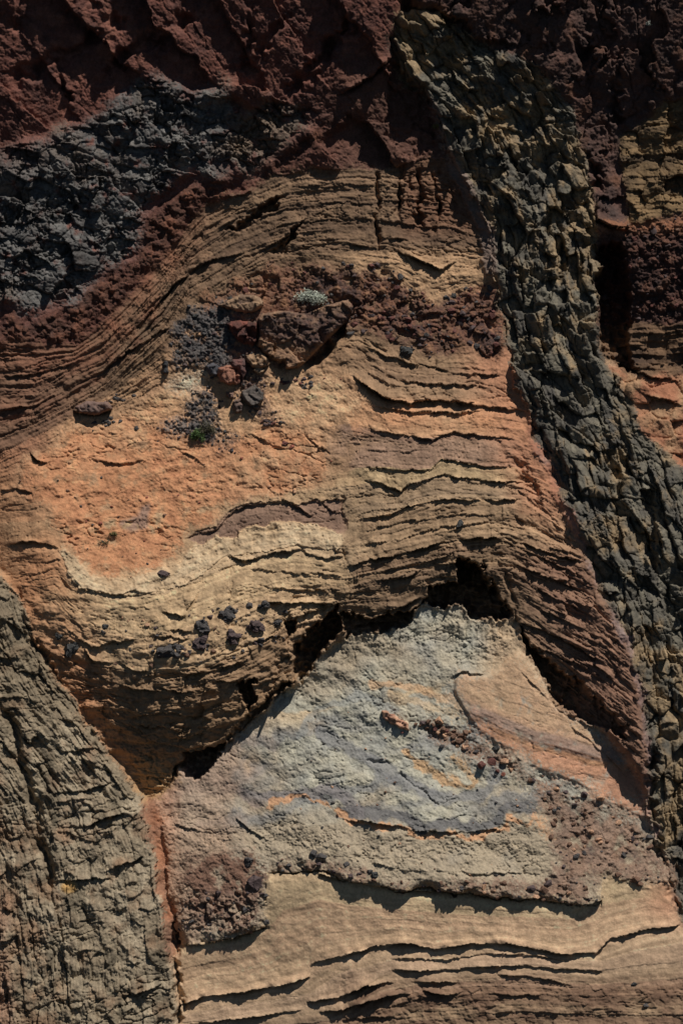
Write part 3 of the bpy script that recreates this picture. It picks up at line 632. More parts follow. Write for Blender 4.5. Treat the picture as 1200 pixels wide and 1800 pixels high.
P[idx] = P_RD[idx] - .02 + hc + .07 * N_M[idx] + .015 * N_F[idx]
c = mix(np.broadcast_to(A(126,100,94), (idx.size, 3)), A(104,84,80), np.clip(.4 + .8 * N_A[idx], 0, 1))
c = mix(c, A(158,102,74), np.clip(smooth(960, 860, v) * .8 + .5 * N_A[idx], 0, .85))
COL[idx] = mix(c, A(150,136,132), np.clip(.8 * N_M[idx] - .25, 0, .6))
RDP = [(700,22),(690,60),(692,95),(706,130),(760,172),(772,222),(800,290),(826,330),(852,372),(864,430),(870,490),(884,560),(895,620),(905,680),(930,722),(948,780),(975,830),(1000,900),(1022,950),(1042,1010),
       (1066,1070),(1100,1120),(1117,1180),(1127,1240),(1136,1300),(1141,1400),(1146,1470),(1165,1500),(1185,1548),(1188,1600),(1200,1640),(2000,1640),(2000,840),(1200,835),(1178,800),(1130,765),(1118,720),(1098,680),(1062,625),
       (1050,560),(1055,480),(1050,400),(1044,340),(1030,260),(1004,190),(972,140),(930,104),(860,78),(815,50),(770,22),(722,12)]
idx = inside(RDP, WU + 7 * gnoise(U / 24, V / 24, 134), WV + 7 * gnoise(U / 24, V / 24, 135)); u, v = U[idx], V[idx]; BODY[idx] = RDYKE
axu = np.interp(v, [0, 200, 400, 600, 800, 1000, 1200, 1600], [745, 880, 950, 975, 1050, 1110, 1150, 1175])
tl = np.interp(v, [0, 300, 700, 900, 1200, 1600], [.25, .15, .32, .42, .10, 0])
d = u - axu
dd = d - tl * (v - 600) * .12
hc, ic, ec, rc = bricks((d + 6 * N_A[idx]) / 22, (v - tl * d * 1.3 + 12 * N_L[idx] + 6 * N_B[idx]) / 66, 50, .17, .34, .17, .045, 3.0, .28)
hcb, _, ecb, rcb = bricks((d + 9 * N_A[idx]) / 27, (v - tl * d * .6 + 10 * N_B[idx]) / 30, 70, .20, .36, .15, .05, 1.3, .9)
hcc, _, _, _ = cells((d + 6 * N_A[idx]) / 17, (v + 6 * N_B[idx]) / 19, 72, .10, .20, .07, .07)
mz = smooth(-.25, .25, gnoise(u / 75, v / 95, 74) + .5 * smooth(420, 260, v) - .05)
hc = hc * (1 - mz) + hcb * mz + .6 * hcc * np.clip(.35 + gnoise(u / 50, v / 50, 75), 0, 1)
hc2, _, ec2, rc2 = bricks((d + 2 * N_M[idx]) / 8.5, (v - tl * d) / 34, 51, .05, .08, .05, .08, 2.5, .4)
hc3, _, _, rc3 = bricks(d / 5 + .2 * N_M[idx], v / 13, 53, .018, .025, .015, .1)
hb4, _, _, _ = cells(d / 70 + .1 * N_A[idx], (v - tl * d) / 115, 54, .20, .30, .10, .04)
rg = np.clip(.6 + 1.0 * fbm(u / 60, v / 70, 2, 56), .2, 1.3)
P[idx] = P_RD[idx] - .16 * cracks(d / 22, (v - tl * d) / 60, 66, .08, .3) - .10 * cracks(d / 40, (v - tl * d) / 16, 67, .06, .1) + hc * 1.15 + hb4 + (hc2 + .6 * hc3) * rg + .03 * N_M[idx] + .01 * N_F[idx]
PART[idx] = ic + 1
c = mix(np.broadcast_to(A(80,75,66), (idx.size, 3)), A(104,97,82), np.clip(.2 + .4 * rc[3] + .35 * rc2[3], 0, 1))
c = mix(c, A(54,52,52), np.clip(-.4 * rc[3] + .4 * N_A[idx], 0, .8))
dust = np.clip(smooth(.14, .02, ec) * .3 + .12 * smooth(.12, .02, ec2) + .9 * N_L[idx] + .7 * N_M[idx] - .02 + .22 * smooth(480, 200, v) + .6 * fbm(u / 45, v / 60, 3, 64), 0, .85)
c = mix(c, A(124,102,72), dust)
COL[idx] = c * (1 + .25 * fbm(d / 7, v / 16, 3, 68) + .15 * N_M[idx])[:, None]
# pale rind along the upper left edge of the dyke
idx = np.flatnonzero(np.isin(BODY, (RDYKE, LAM)) & (U > 740) & (U < 900) & (V > 150) & (V < 520))
d = dist_line([(752,175),(775,235),(803,300),(832,345),(856,400),(866,470)], WU[idx], WV[idx])
COL[idx] = mix(COL[idx], A(112,94,84), smooth(15, 8, d)); P[idx] += .14 * smooth(16, 8, d)

# ---- 10. dark scree on the slope
for poly, bd, seed in [([(300,560),(330,536),(380,522),(420,520),(460,545),(455,600),(452,640),(476,662),(466,700),(478,730),(505,748),(480,752),(448,735),(425,720),(408,690),(390,668),(370,664),(340,650),(310,642),(300,610)], SCREEA, 60),
                       ([(328,688),(350,684),(380,700),(398,740),(408,780),(416,800),(400,795),(386,770),(395,800),(375,802),(372,785),(345,778),(325,765),(285,768),(272,752),(300,735),(326,722)], SCREEB, 62)]:
    idx = inside(poly, WU + 12 * gnoise(U / 22, V / 22, 144) + 4 * N_F, WV + 12 * gnoise(U / 22, V / 22, 145) + 4 * N_M); u, v = U[idx], V[idx]; BODY[idx] = bd; PART[idx] = 0
    hc, _, ec, rc = cells(u / 6.5, v / 6, seed, .03, .06, .05, .12); hc2, _, _, rc2 = cells(u / 12, v / 10, seed + 1, .03, .05, .02, .1)
    P_old = P.copy(); P[idx] = P_ST[idx] + .05 + hc + hc2 + .05 * N_M[idx]
    c = mix(np.broadcast_to(A(64,60,60), (idx.size, 3)), A(90,82,78), np.clip(.5 * rc[3] + .3, 0, 1))
    if bd == SCREEB: c = mix(c, A(126,108,96), smooth(345, 290, u) * .8)
    else: c = mix(c, A(84,60,50), smooth(385, 440, u + 14 * N_A[idx]) * .8)
    oc, op = COL[idx].copy(), P_old[idx].copy(); COL[idx] = c; feather(idx, oc, op, 6, .6)

# ---- soften the seams between bodies: real contacts are ragged and smeared, not cut
B2 = BODY.reshape(NV, NU); E = np.zeros((NV, NU), f32)
E[:, 1:] += B2[:, 1:] != B2[:, :-1]; E[1:] += B2[1:] != B2[:-1]
hardset = (RDYKE, LDYKE)
near = np.clip(blur(E.ravel(), 5)[:, 0] * 5.5, 0, 1)
nearw = np.clip(blur(E.ravel(), 14)[:, 0] * 15, 0, 1)
jr = (6 * gnoise(U / 4, V / 4, 95) + 4 * gnoise(U / 11, V / 11, 96)); jc = (6 * gnoise(U / 4, V / 4, 97) + 4 * gnoise(U / 11, V / 11, 98))
ri, ci = np.divmod(np.arange(NTOT), NU)
wide = np.where(np.isin(BODY, (TALUS, CBLOCK, CIND, SCREEA, SCREEB, BAKED, ORANGE, MOUND, APRON, RED, BREC)), 2.2, 1.0)
jr = jr * wide; jc = jc * wide
src = np.clip(ri + jr.astype(np.int32), 0, NV - 1) * NU + np.clip(ci + jc.astype(np.int32), 0, NU - 1)
COL = COL * (1 - nearw[:, None]) + COL[src] * nearw[:, None]
COL = COL * (1 - .55 * near[:, None]) + blur(COL, 4) * .55 * near[:, None]
Pb = blur(P, 6)[:, 0]
kp = np.where(np.isin(BODY, hardset), .45, .85)
P = P * (1 - kp * near) + (Pb + .05 * N_M + .025 * N_F + .03 * gnoise(U / 6, V / 6, 99)) * kp * near

# ---- 11. lips, slots and caves traced on the face
for ln, h, L in [
    ([(620,662),(650,682),(680,702),(720,707),(780,702),(835,708)], .34, 30), ([(770,704),(830,710),(935,724)], .15, 18), ([(640,606),(690,628),(740,640),(800,655),(880,660)], .10, 14),
    ([(650,640),(700,668),(780,675),(860,680)], .09, 12), ([(660,715),(720,722),(800,725),(850,720)], .10, 12), ([(650,755),(700,766),(760,771),(800,760),(905,772)], .12, 16),
    ([(640,822),(700,826),(757,826),(776,807),(850,820),(912,821)], .07, 16), ([(640,846),(672,850),(705,863),(722,850),(776,835),(812,840),(870,847),(922,846)], .16, 16),
    ([(612,916),(690,903),(730,886),(800,877),(880,881),(926,876)], .10, 16), ([(640,935),(720,915),(800,905),(880,905)], .05, 10),
    ([(610,996),(665,981),(700,976),(750,961),(795,951),(840,946),(892,946),(920,955),(960,970),(1028,988)], .20, 18), ([(620,1012),(690,1000),(760,985),(800,972)], .10, 12), ([(615,1035),(660,1022),(720,1012),(745,1000)], .10, 12),
    ([(900,990),(950,1010),(1000,1030),(1045,1052)], .15, 14), ([(905,1090),(960,1110),(1010,1135),(1060,1165)], .18, 16), ([(925,1060),(980,1085),(1050,1120)], .10, 12), ([(910,1120),(960,1145),(1010,1165),(1060,1195)], .12, 14),
    ([(382,396),(440,366),(497,338)], .15, 28), ([(452,440),(500,412),(538,377)], .15, 30), ([(700,440),(740,455),(775,469),(802,455)], .22, 14), ([(560,420),(620,425),(665,432)], .07, 10),
    ([(660,412),(720,418),(770,420),(820,415)], .14, 12), ([(560,352),(620,350),(665,352)], .05, 8), ([(510,322),(600,318),(700,322)], .06, 8),
    ([(240,575),(300,500),(360,455),(430,440)], .16, 16), ([(180,648),(230,610),(300,570)], .12, 12), ([(0,662),(60,655),(120,640)], .12, 14), ([(0,722),(60,712),(100,690)], .10, 12), ([(126,722),(150,726),(192,722)], .35, 22),
    ([(52,795),(66,808),(84,815)], .15, 12), ([(150,800),(190,815),(240,812),(262,805)], .08, 10), ([(312,790),(345,808),(362,820)], .07, 8), ([(440,760),(470,780),(510,790)], .06, 8), ([(540,770),(560,785),(580,795)], .08, 8),
    ([(8,958),(60,950),(106,962)], .16, 26), ([(0,862),(30,858),(60,870)], .16, 20), ([(322,948),(345,937),(382,932),(400,905),(430,888),(500,880),(530,895)], .10, 12), ([(512,880),(540,905),(556,912)], .10, 10), ([(540,875),(580,895),(604,905)], .08, 10),
    ([(400,978),(430,986),(480,972),(530,966),(562,982),(604,976)], .17, 16), ([(112,975),(125,1010),(150,1035),(200,1046),(292,1041)], .06, 12), ([(330,1072),(345,1050),(352,1036)], .10, 10),
    ([(236,1068),(255,1066),(268,1072)], .06, 8), ([(286,1074),(315,1078),(330,1086)], .09, 10), ([(290,1106),(330,1105),(345,1112)], .10, 8), ([(272,1118),(300,1116),(340,1124)], .10, 8),
    ([(120,1105),(140,1120),(165,1138),(200,1128),(245,1122)], .13, 14), ([(150,1138),(168,1160),(200,1165)], .20, 16), ([(205,1162),(240,1175),(275,1183)], .16, 12), ([(320,1188),(360,1180),(400,1170),(425,1160)], .22, 16),
    ([(165,1180),(200,1198),(240,1208),(300,1215)], .14, 12), ([(280,1206),(310,1212),(345,1214)], .18, 12), ([(380,1195),(410,1198),(425,1192)], .18, 12), ([(230,1258),(290,1250),(340,1258),(380,1262)], .12, 14), ([(235,1275),(290,1276),(340,1290)], .12, 12),
    ([(220,1262),(250,1285),(262,1300)], .12, 12), ([(260,1300),(310,1310),(350,1320)], .12, 12), ([(440,1075),(470,1060),(520,1058),(590,1062)], .16, 14), ([(430,1130),(470,1120),(500,1115)], .14, 14), ([(440,1000),(500,1005),(560,1008),(602,1012)], .10, 10), ([(450,1030),(520,1035),(600,1040)], .08, 10),
    ([(560,1530),(640,1546),(700,1556),(800,1561),(900,1571),(1020,1582),(1052,1576)], .13, 40), ([(318,1654),(360,1655),(400,1646),(475,1620)], .14, 20),
    ([(316,1760),(360,1743),(410,1738),(500,1722),(545,1708)], .20, 24), ([(545,1690),(556,1682),(600,1672),(660,1653),(720,1648),(760,1658),(835,1648),(885,1648),(980,1666),(1040,1666),(1066,1642),(1130,1626),(1190,1620)], .20, 26),
    ([(316,1794),(435,1780),(530,1765)], .12, 14), ([(686,1676),(785,1677),(850,1666),(920,1668),(990,1679)], .05, 12), ([(686,1696),(770,1696),(820,1691),(900,1686),(950,1691),(1052,1698)], .13, 14),
    ([(540,1752),(570,1746),(600,1742),(640,1722),(690,1716)], .26, 16), ([(560,1770),(600,1764),(640,1750),(690,1738),(720,1737)], .30, 18), ([(720,1716),(760,1714),(800,1716)], .12, 10), ([(740,1730),(780,1738),(810,1732)], .16, 12), ([(850,1735),(900,1738),(960,1736)], .06, 8), ([(600,1782),(660,1775),(720,1778)], .10, 10), ([(870,1703),(920,1705),(960,1712),(1000,1722)], .10, 12), ([(1010,1795),(1100,1790),(1190,1792)], .08, 10),
    ([(590,165),(650,132),(694,92)], .36, 22), ([(1052,382),(1075,395),(1106,398)], .45, 40), ([(1060,620),(1100,640),(1150,662),(1200,668)], .22, 18), ([(1130,690),(1165,700),(1200,712)], .15, 14), ([(1055,290),(1062,330),(1070,380)], .1, 10),
    ([(150,1455),(190,1432),(222,1425)], .22, 16), ([(205,1518),(235,1508),(256,1500)], .20, 14), ([(100,1540),(150,1538),(200,1535)], .16, 12), ([(222,1685),(250,1682),(280,1680)], .10, 10), ([(200,1738),(240,1735),(290,1718)], .16, 14), ([(110,1320),(170,1312),(210,1335)], .12, 12), ([(105,1392),(150,1385),(200,1372)], .12, 12),
    ([(600,1436),(650,1440),(740,1455),(800,1458),(880,1452)], .12, 12), ([(600,1112),(650,1094),(700,1090)], .25, 20), ([(470,1232),(500,1212),(520,1196)], .3, 20), ([(395,1312),(430,1275),(465,1240)], .3, 20), ([(500,1090),(545,1076),(598,1060)], .3, 20), ([(640,1080),(690,1072),(740,1050)], .25, 18),
    ([(640,958),(700,948),(780,925),(860,918)], .10, 10), ([(620,875),(660,868),(700,872)], .07, 9), ([(640,790),(700,795),(740,790)], .05, 9), ([(900,905),(950,930),(1000,960)], .14, 12), ([(905,860),(940,885),(980,915)], .12, 12), ([(930,1030),(980,1052),(1040,1085)], .14, 12), ([(915,965),(960,985),(1010,1010)], .12, 10),
    ([(790,1190),(815,1180),(850,1186)], .10, 10), ([(1000,1275),(1040,1305),(1080,1340),(1100,1370)], .12, 10), ([(905,1170),(960,1225),(1010,1270)], .04, 8),
    ([(300,1445),(345,1455),(380,1462)], .06, 10), ([(415,1435),(440,1455),(470,1472)], .10, 10), ([(640,1505),(700,1520),(800,1526),(950,1528)], .06, 10)]:
    ledge(ln, h, L)
for ln, d, w in [([(664,288),(668,340),(662,440)], .28, 5), ([(697,1357),(745,1387),(769,1414)], .14, 4), ([(640,1330),(690,1350)], .10, 4), ([(702,280),(706,330),(700,380)], .5, 6), ([(735,285),(740,340),(735,400)], .55, 7), ([(768,290),(772,350),(768,410)], .45, 6), ([(790,310),(800,370)], .14, 5), ([(720,300),(722,370)], .16, 4),
                 ([(606,865),(600,930),(608,985)], .10, 3), ([(885,1000),(900,1050),(908,1110)], .2, 6), ([(560,1055),(566,1100)], .1, 4), ([(895,800),(915,830),(935,860),(945,900)], .35, 10),
                 ([(985,410),(990,450),(984,500)], .45, 8), ([(905,262),(910,300)], .5, 7), ([(965,350),(968,400),(960,450)], .35, 7), ([(1025,250),(1050,300),(1060,340)], .45, 9), ([(1090,100),(1085,180),(1095,225)], .35, 8), ([(1000,60),(1030,90),(1090,60)], .3, 10), ([(1045,30),(1035,100),(1020,160)], .25, 9),
                 ([(1141,1300),(1143,1400),(1150,1480),(1178,1560),(1185,1600)], .35, 7), ([(306,1640),(314,1720),(319,1800)], .5, 7), ([(0,1020),(30,1055),(62,1130),(110,1205)], .2, 8), ([(140,1255),(180,1305),(236,1390)], .18, 6), ([(1112,1180),(1125,1240)], .12, 5),
                 ([(1100,860),(1130,880)], .2, 6), ([(1060,740),(1075,800),(1085,850)], .3, 7), ([(1030,640),(1012,680)], .35, 8), ([(930,700),(945,770)], .2, 7), ([(615,562),(578,608),(530,650)], .7, 9)]:
    gully(ln, d, w)
for poly, d in [([(386,399),(430,374),(462,358),(495,337),(486,368),(442,388),(402,404)], .9), ([(458,444),(490,420),(532,380),(524,404),(500,442)], .9), ([(805,985),(850,990),(866,1025),(880,1052),(903,1082),(870,1088),(826,1088),(810,1058),(775,1068),(745,1054),(752,1032),(800,1022)], 3.0),
                ([(655,1082),(725,1070),(742,1056),(716,1102),(665,1110)], 2.0), ([(516,1150),(535,1112),(560,1090),(597,1064),(601,1104),(566,1150),(530,1210),(514,1188)], 2.6), ([(498,1092),(530,1084),(520,1112),(506,1140)], 1.2), ([(600,1078),(662,1082),(664,1108),(606,1118)], 1.2), ([(440,1244),(500,1198),(520,1192),(512,1208),(470,1240),(440,1268),(400,1304),(394,1292)], .9), ([(415,1202),(456,1190),(446,1228),(438,1250),(425,1230)], 1.8),
                ([(325,1328),(396,1300),(374,1352),(346,1370),(320,1350),(288,1380)], 2.6), ([(912,1095),(936,1133),(980,1170),(1030,1208),(1062,1240),(1095,1274),(1096,1302),(1051,1282),(1007,1258),(963,1214),(925,1155)], 1.6),
                ([(770,25),(800,18),(836,58),(880,68),(926,75),(880,92),(835,82),(800,65)], .6), ([(690,-20),(728,-20),(716,20),(696,22)], .5), ([(684,100),(752,152),(766,250),(740,268),(705,270),(680,240),(680,175)], .55),
                ([(1054,430),(1098,420),(1118,520),(1108,590),(1132,655),(1085,640),(1060,615),(1052,540)], 1.8), ([(1126,862),(1150,856),(1152,930),(1158,1000),(1142,1000),(1132,950)], .5), ([(60,1130),(75,1120),(120,1205),(100,1200)], .35)]:
    recess(poly, d)

# ------------------------------------------------------------------ materials
def rock_material(name, grain=1.0, bump=.5, rough=.92, spec=.25, speck=.35, attr=True, rgb=None):
    m = bpy.data.materials.new(name); m.use_nodes = True
    n = m.node_tree.nodes; l = m.node_tree.links; n.clear()
    out = n.new('ShaderNodeOutputMaterial'); b = n.new('ShaderNodeBsdfPrincipled')
    l.new(b.outputs[0], out.inputs[0])
    geo = n.new('ShaderNodeNewGeometry')
    t1 = n.new('ShaderNodeTexNoise'); t1.inputs['Scale'].default_value = 14 * grain; t1.inputs['Detail'].default_value = 8; t1.inputs['Roughness'].default_value = .68
    t2 = n.new('ShaderNodeTexNoise'); t2.inputs['Scale'].default_value = 80 * grain; t2.inputs['Detail'].default_value = 4; t2.inputs['Roughness'].default_value = .7
    l.new(geo.outputs['Position'], t1.inputs['Vector']); l.new(geo.outputs['Position'], t2.inputs['Vector'])
    mr = n.new('ShaderNodeMapRange'); mr.inputs[1].default_value = .3; mr.inputs[2].default_value = .7; mr.inputs[3].default_value = 1 - speck; mr.inputs[4].default_value = 1 + speck
    l.new(t2.outputs[0], mr.inputs[0])
    mr2 = n.new('ShaderNodeMapRange'); mr2.inputs[1].default_value = .3; mr2.inputs[2].default_value = .7; mr2.inputs[3].default_value = 1 - speck * .6; mr2.inputs[4].default_value = 1 + speck * .6
    l.new(t1.outputs[0], mr2.inputs[0])
    mu = n.new('ShaderNodeMath'); mu.operation = 'MULTIPLY'; l.new(mr.outputs[0], mu.inputs[0]); l.new(mr2.outputs[0], mu.inputs[1])
    hs = n.new('ShaderNodeHueSaturation'); l.new(mu.outputs[0], hs.inputs['Value'])
    if attr:
        at = n.new('ShaderNodeAttribute'); at.attribute_name = 'rock_colour'; l.new(at.outputs['Color'], hs.inputs['Color'])
    else:
        hs.inputs['Color'].default_value = (*rgb, 1)
    l.new(hs.outputs[0], b.inputs['Base Color'])
    ad = n.new('ShaderNodeMath'); ad.operation = 'MULTIPLY_ADD'; ad.inputs[1].default_value = .35
    l.new(t2.outputs[0], ad.inputs[0]); l.new(t1.outputs[0], ad.inputs[2])
    bp = n.new('ShaderNodeBump'); bp.inputs['Strength'].default_value = bump; bp.inputs['Distance'].default_value = .045
    l.new(ad.outputs[0], bp.inputs['Height']); l.new(bp.outputs[0], b.inputs['Normal'])
    b.inputs['Roughness'].default_value = rough; b.inputs['Specular IOR Level'].default_value = spec
    return m
M_SAND = rock_material('bedded_tuff', 1.0, .45, .95, .15, .22)
M_ASH = rock_material('crumbly_ash', 1.3, .6, .96, .12, .26)
M_CIND = rock_material('cinder', 1.2, .8, .93, .2, .42)
M_LAVA = rock_material('dark_lava', .9, .65, .8, .35, .38)
M_RED = rock_material('red_scoria', 1.0, .8, .94, .18, .40)

# ------------------------------------------------------------------ mesh building
COLL = scene.collection
def raw_mesh(name, verts, faces_flat, nper, mat, colours=None):
    """verts (n,3); faces_flat: int array of loops, nper corners per face"""
    me = bpy.data.meshes.new(name)
    nf = len(faces_flat) // nper
    me.vertices.add(len(verts)); me.vertices.foreach_set('co', np.ascontiguousarray(verts, f32).ravel())
    me.loops.add(len(faces_flat)); me.loops.foreach_set('vertex_index', np.ascontiguousarray(faces_flat, np.int32))
    me.polygons.add(nf); me.polygons.foreach_set('loop_start', np.arange(nf, dtype=np.int32) * nper)
    if colours is not None:
        a = me.color_attributes.new('rock_colour', 'FLOAT_COLOR', 'POINT')
        a.data.foreach_set('color', np.hstack([colours, np.ones((len(colours), 1))]).astype(f32).ravel())
    me.materials.append(mat)
    me.update(calc_edges=True)
    return me
def obj(name, me, loc=(0, 0, 0), parent=None):
    o = bpy.data.objects.new(name, me); COLL.objects.link(o)
    o.location = loc
    if parent is not None: o.parent = parent
    return o
def empty(name, loc):
    o = bpy.data.objects.new(name, None); COLL.objects.link(o); o.location = loc; o.empty_display_size = .3
    return o
def tag(o, label, cat, group=None, kind=None):
    o['label'] = label; o['category'] = cat
    if group: o['group'] = group
    o['kind'] = kind or 'thing'
    return o

for bd, k in ((RED, 1.12), (BREC, 1.12), (BAKED, .85), (LAM, .86), (CIND, .88), (RBROWN, .9), (RCIND, .85), (RBEDS, .85), (TALUS, .95)):
    COL[BODY == bd] *= k
LUM = COL @ np.array([.3, .55, .15], f32)
COL = LUM[:, None] + (COL - LUM[:, None]) * .86
COL *= (1 + .13 * N_F[:, None] + .12 * fbm(U / 3.2, V / 3.2, 2, 111)[:, None]) * np.array([1.0, 1.0, .965], f32); np.clip(COL, .004, .8, out=COL)
P += .014 * GRAIN * np.where(np.isin(BODY, (LOWB, APRON)), .5, 1) * np.where(np.isin(BODY, (APRON, LOWB, CENT, LEFTB, LAM, RDYKE)), .6, 1.15)
XYZ = np.stack([(U - 600) * PX, -P, (1800 - V) * PX], 1).astype(f32)
def at(u, v, out=0.0):
    """a point on the face at layout (u, v), `out` metres in front of the rock"""
    c = int(np.argmin(np.abs(ua - u))); r = int(np.argmin(np.abs(va - v)))
    return Vector(((u - 600) * PX, -float(P[r * NU + c]) - out, (1800 - v) * PX))

# keep the 300 largest joint blocks of each jointed body as pieces, the rest join the mass
inframe = (U > 0) & (U < 1200) & (V > 0) & (V < 1800)
for bd in (BREC, LDYKE, RDYKE):
    m = np.flatnonzero(BODY == bd); ids, inv, cnt = np.unique(PART[m], return_inverse=True, return_counts=True)
    seen = np.bincount(inv, weights=inframe[m].astype(float))
    good = np.argsort(-seen)[:280]; keep = np.zeros(len(ids), np.int64)
    good = good[seen[good] > 90]
    keep[good] = np.arange(1, len(good) + 1)
    PART[m] = keep[inv]

def components(lab):
    """connected pieces of a label grid, by runs along the rows"""
    H, W = lab.shape; ch = np.ones((H, W), bool); ch[:, 1:] = lab[:, 1:] != lab[:, :-1]
    run = np.cumsum(ch.ravel()) - 1; first = np.flatnonzero(ch.ravel()); rl = lab.ravel()[first]; run = run.reshape(H, W)
    same = lab[1:] == lab[:-1]
    pairs = np.unique(run[:-1][same].astype(np.int64) * 10000000 + run[1:][same])
    par = list(range(len(first)))
    def find(a):
        while par[a] != a:
            par[a] = par[par[a]]; a = par[a]
        return a
    for pq in pairs.tolist():
        a, b = find(pq // 10000000), find(pq % 10000000)
        if a != b: par[max(a, b)] = min(a, b)
    root = np.array([find(i) for i in range(len(first))])
    return run, root, rl
LAB = (BODY * 1000 + PART).reshape(NV, NU)
WHOLE = np.isin(np.arange(30), (RED, BAKED, CIND, ORANGE, MOUND, APRON, TALUS, CBLOCK, MARGIN, RBROWN, RCIND, RORANGE, WALL, SCREEA, SCREEB))
for it in range(4):
    run, root, rl = components(LAB)
    size = np.bincount(run.ravel()); tot = np.bincount(root, weights=size, minlength=len(root))[root]
    lim = np.where(WHOLE[rl // 1000], 1500, 260)
    small = tot < lim
    small[0] = False
    if not small.any(): break
    new = rl.copy()
    idxs = np.flatnonzero(small)
    firstcol = np.r_[0, np.cumsum(size)[:-1]] % NU
    for i in idxs:                      # take the label of the run to the left (or right at the border)
        new[i] = new[i - 1] if firstcol[i] > 0 else rl[min(i + 1, len(rl) - 1)]
    LAB = new[run]
run, root, rl = components(LAB)
CID = root[run].ravel()
BODY = (LAB // 1000).ravel(); PART = (LAB % 1000).ravel()
g = np.arange(NTOT).reshape(NV, NU)
Q = np.stack([g[:-1, :-1], g[1:, :-1], g[1:, 1:], g[:-1, 1:]], -1).reshape(-1, 4)
uc, CI = np.unique(CID, return_inverse=True); nC = len(uc) + 1
key = (BODY[Q[:, 0]] * 1000 + PART[Q[:, 0]]) * nC + CI[Q[:, 0]]
order = np.argsort(key, kind='stable'); ks = key[order]
starts = np.flatnonzero(np.r_[True, ks[1:] != ks[:-1]]); ends = np.r_[starts[1:], len(ks)]
chunks = {}
for s0, e0 in zip(starts, ends):
    lab = int(ks[s0]) // nC
    chunks.setdefault(lab // 1000, {})[(lab % 1000, s0)] = Q[order[s0:e0]]
remap = np.full(NTOT, -1, np.int32)
def chunk_obj(name, faces, mat, parent=None, base=None):
    vi = np.unique(faces); remap[vi] = np.arange(len(vi))
    v = XYZ[vi]; loc = np.array([(v[:, 0].min() + v[:, 0].max()) / 2, v[:, 1].mean(), v[:, 2].min()])
    me = raw_mesh(name, v - loc, remap[faces].ravel(), 4, mat, COL[vi])
    o = obj(name, me, Vector(loc) - (base if base is not None else Vector((0, 0, 0))), parent)
    return o

BODIES = {
 RED: ('scoria_cliff', M_RED, 'dark red scoria cliff across the top left, cut by slanting gullies', 'cliff', None),
 BREC: ('lava_breccia', M_LAVA, 'dark grey rubbly lava mass at upper left under the red scoria', 'lava', 'block'),
 BAKED: ('baked_rubble', M_RED, 'rust red rubble band between the grey lava and the slanting thin beds', 'rubble', None),
 LAM: ('laminated_beds', M_SAND, 'thinly layered brown beds, level at upper centre and sweeping down to the left', 'rock layers', 'bed'),
 CIND: ('cinder_layer', M_CIND, 'purple brown cinder layer hanging below the upper layered beds', 'cinders', None),
 CENT: ('tan_beds', M_SAND, 'stack of tan beds with black undercut cracks left of the right dyke', 'rock layers', 'bed'),
 ORANGE: ('orange_slope', M_ASH, 'smooth orange earth slope at left centre, paler at its top', 'slope', None),
 LEFTB: ('wavy_beds', M_SAND, 'wavy cream and tan beds curving under the orange slope on the left', 'rock layers', 'bed'),
 MOUND: ('ash_mound', M_ASH, 'pale grey green ash mound with orange swirls below the overhang', 'mound', None),
 APRON: ('pink_beds', M_SAND, 'pink sloping beds on the right flank of the pale mound', 'rock layers', None),
 TALUS: ('rubble_apron', M_CIND, 'brown rubble running down the right of the pale mound and along its foot', 'rubble', None),
 CBLOCK: ('scoria_block', M_CIND, 'brown scoria lump at the lower left corner of the pale mound', 'scoria', None),
 LOWB: ('lower_beds', M_SAND, 'cream and tan banded beds along the bottom below the pale mound', 'rock layers', 'bed'),
 LDYKE: ('grey_dyke', M_LAVA, 'olive grey splintered dyke filling the bottom left corner', 'dyke', 'block'),
 RDYKE: ('dark_dyke', M_LAVA, 'dark blocky basalt dyke running from top centre down the right side', 'dyke', 'block'),
 MARGIN: ('baked_margin', M_SAND, 'mauve and orange baked rind along the left edge of the dark dyke', 'rock rind', None),
 RBROWN: ('brown_cliff', M_RED, 'dark brown craggy cliff in the top right corner', 'cliff', None),
 RBEDS: ('edge_beds', M_SAND, 'ragged tan beds at the right edge beyond the dark dyke', 'rock layers', 'bed'),
 RCIND: ('edge_cinders', M_CIND, 'dark cinder bank at the right edge, half in shadow', 'cinders', None),
 RORANGE: ('orange_ledge', M_ASH, 'orange ledge at the right edge beyond the dark dyke', 'ledge', None),
 WALL: ('orange_wall', M_ASH, 'narrow orange wall between the grey dyke and the pale mound', 'rock wall', None),
 SCREEA: ('dark_scree', M_LAVA, 'patch of dark angular scree left of the red boulder', 'scree', None),
 SCREEB: ('scree_fan', M_LAVA, 'dark scree fan with a green plant at its foot on the orange slope', 'scree', None),
}
ROOT = {}
for bd, (name, mat, label, cat, piece) in BODIES.items():
    ch = chunks.get(bd)
    if not ch: continue
    if piece is None:
        o = chunk_obj(name, np.concatenate(list(ch.values())), mat)
    else:
        allv = XYZ[np.unique(np.concatenate(list(ch.values())))]
        base = Vector((float(allv[:, 0].mean()), float(allv[:, 1].mean()), float(allv[:, 2].min())))
        o = empty(name, base)
        for k in sorted(ch):
            if piece == 'block' and k[0] == 0:
                p = chunk_obj('fine_rubble', ch[k], mat, o, base); p['kind'] = 'stuff'
            else:
                chunk_obj(piece, ch[k], mat, o, base)
    tag(o, label, cat, kind='structure' if bd in (RED, RBROWN) else 'thing'); ROOT[bd] = o

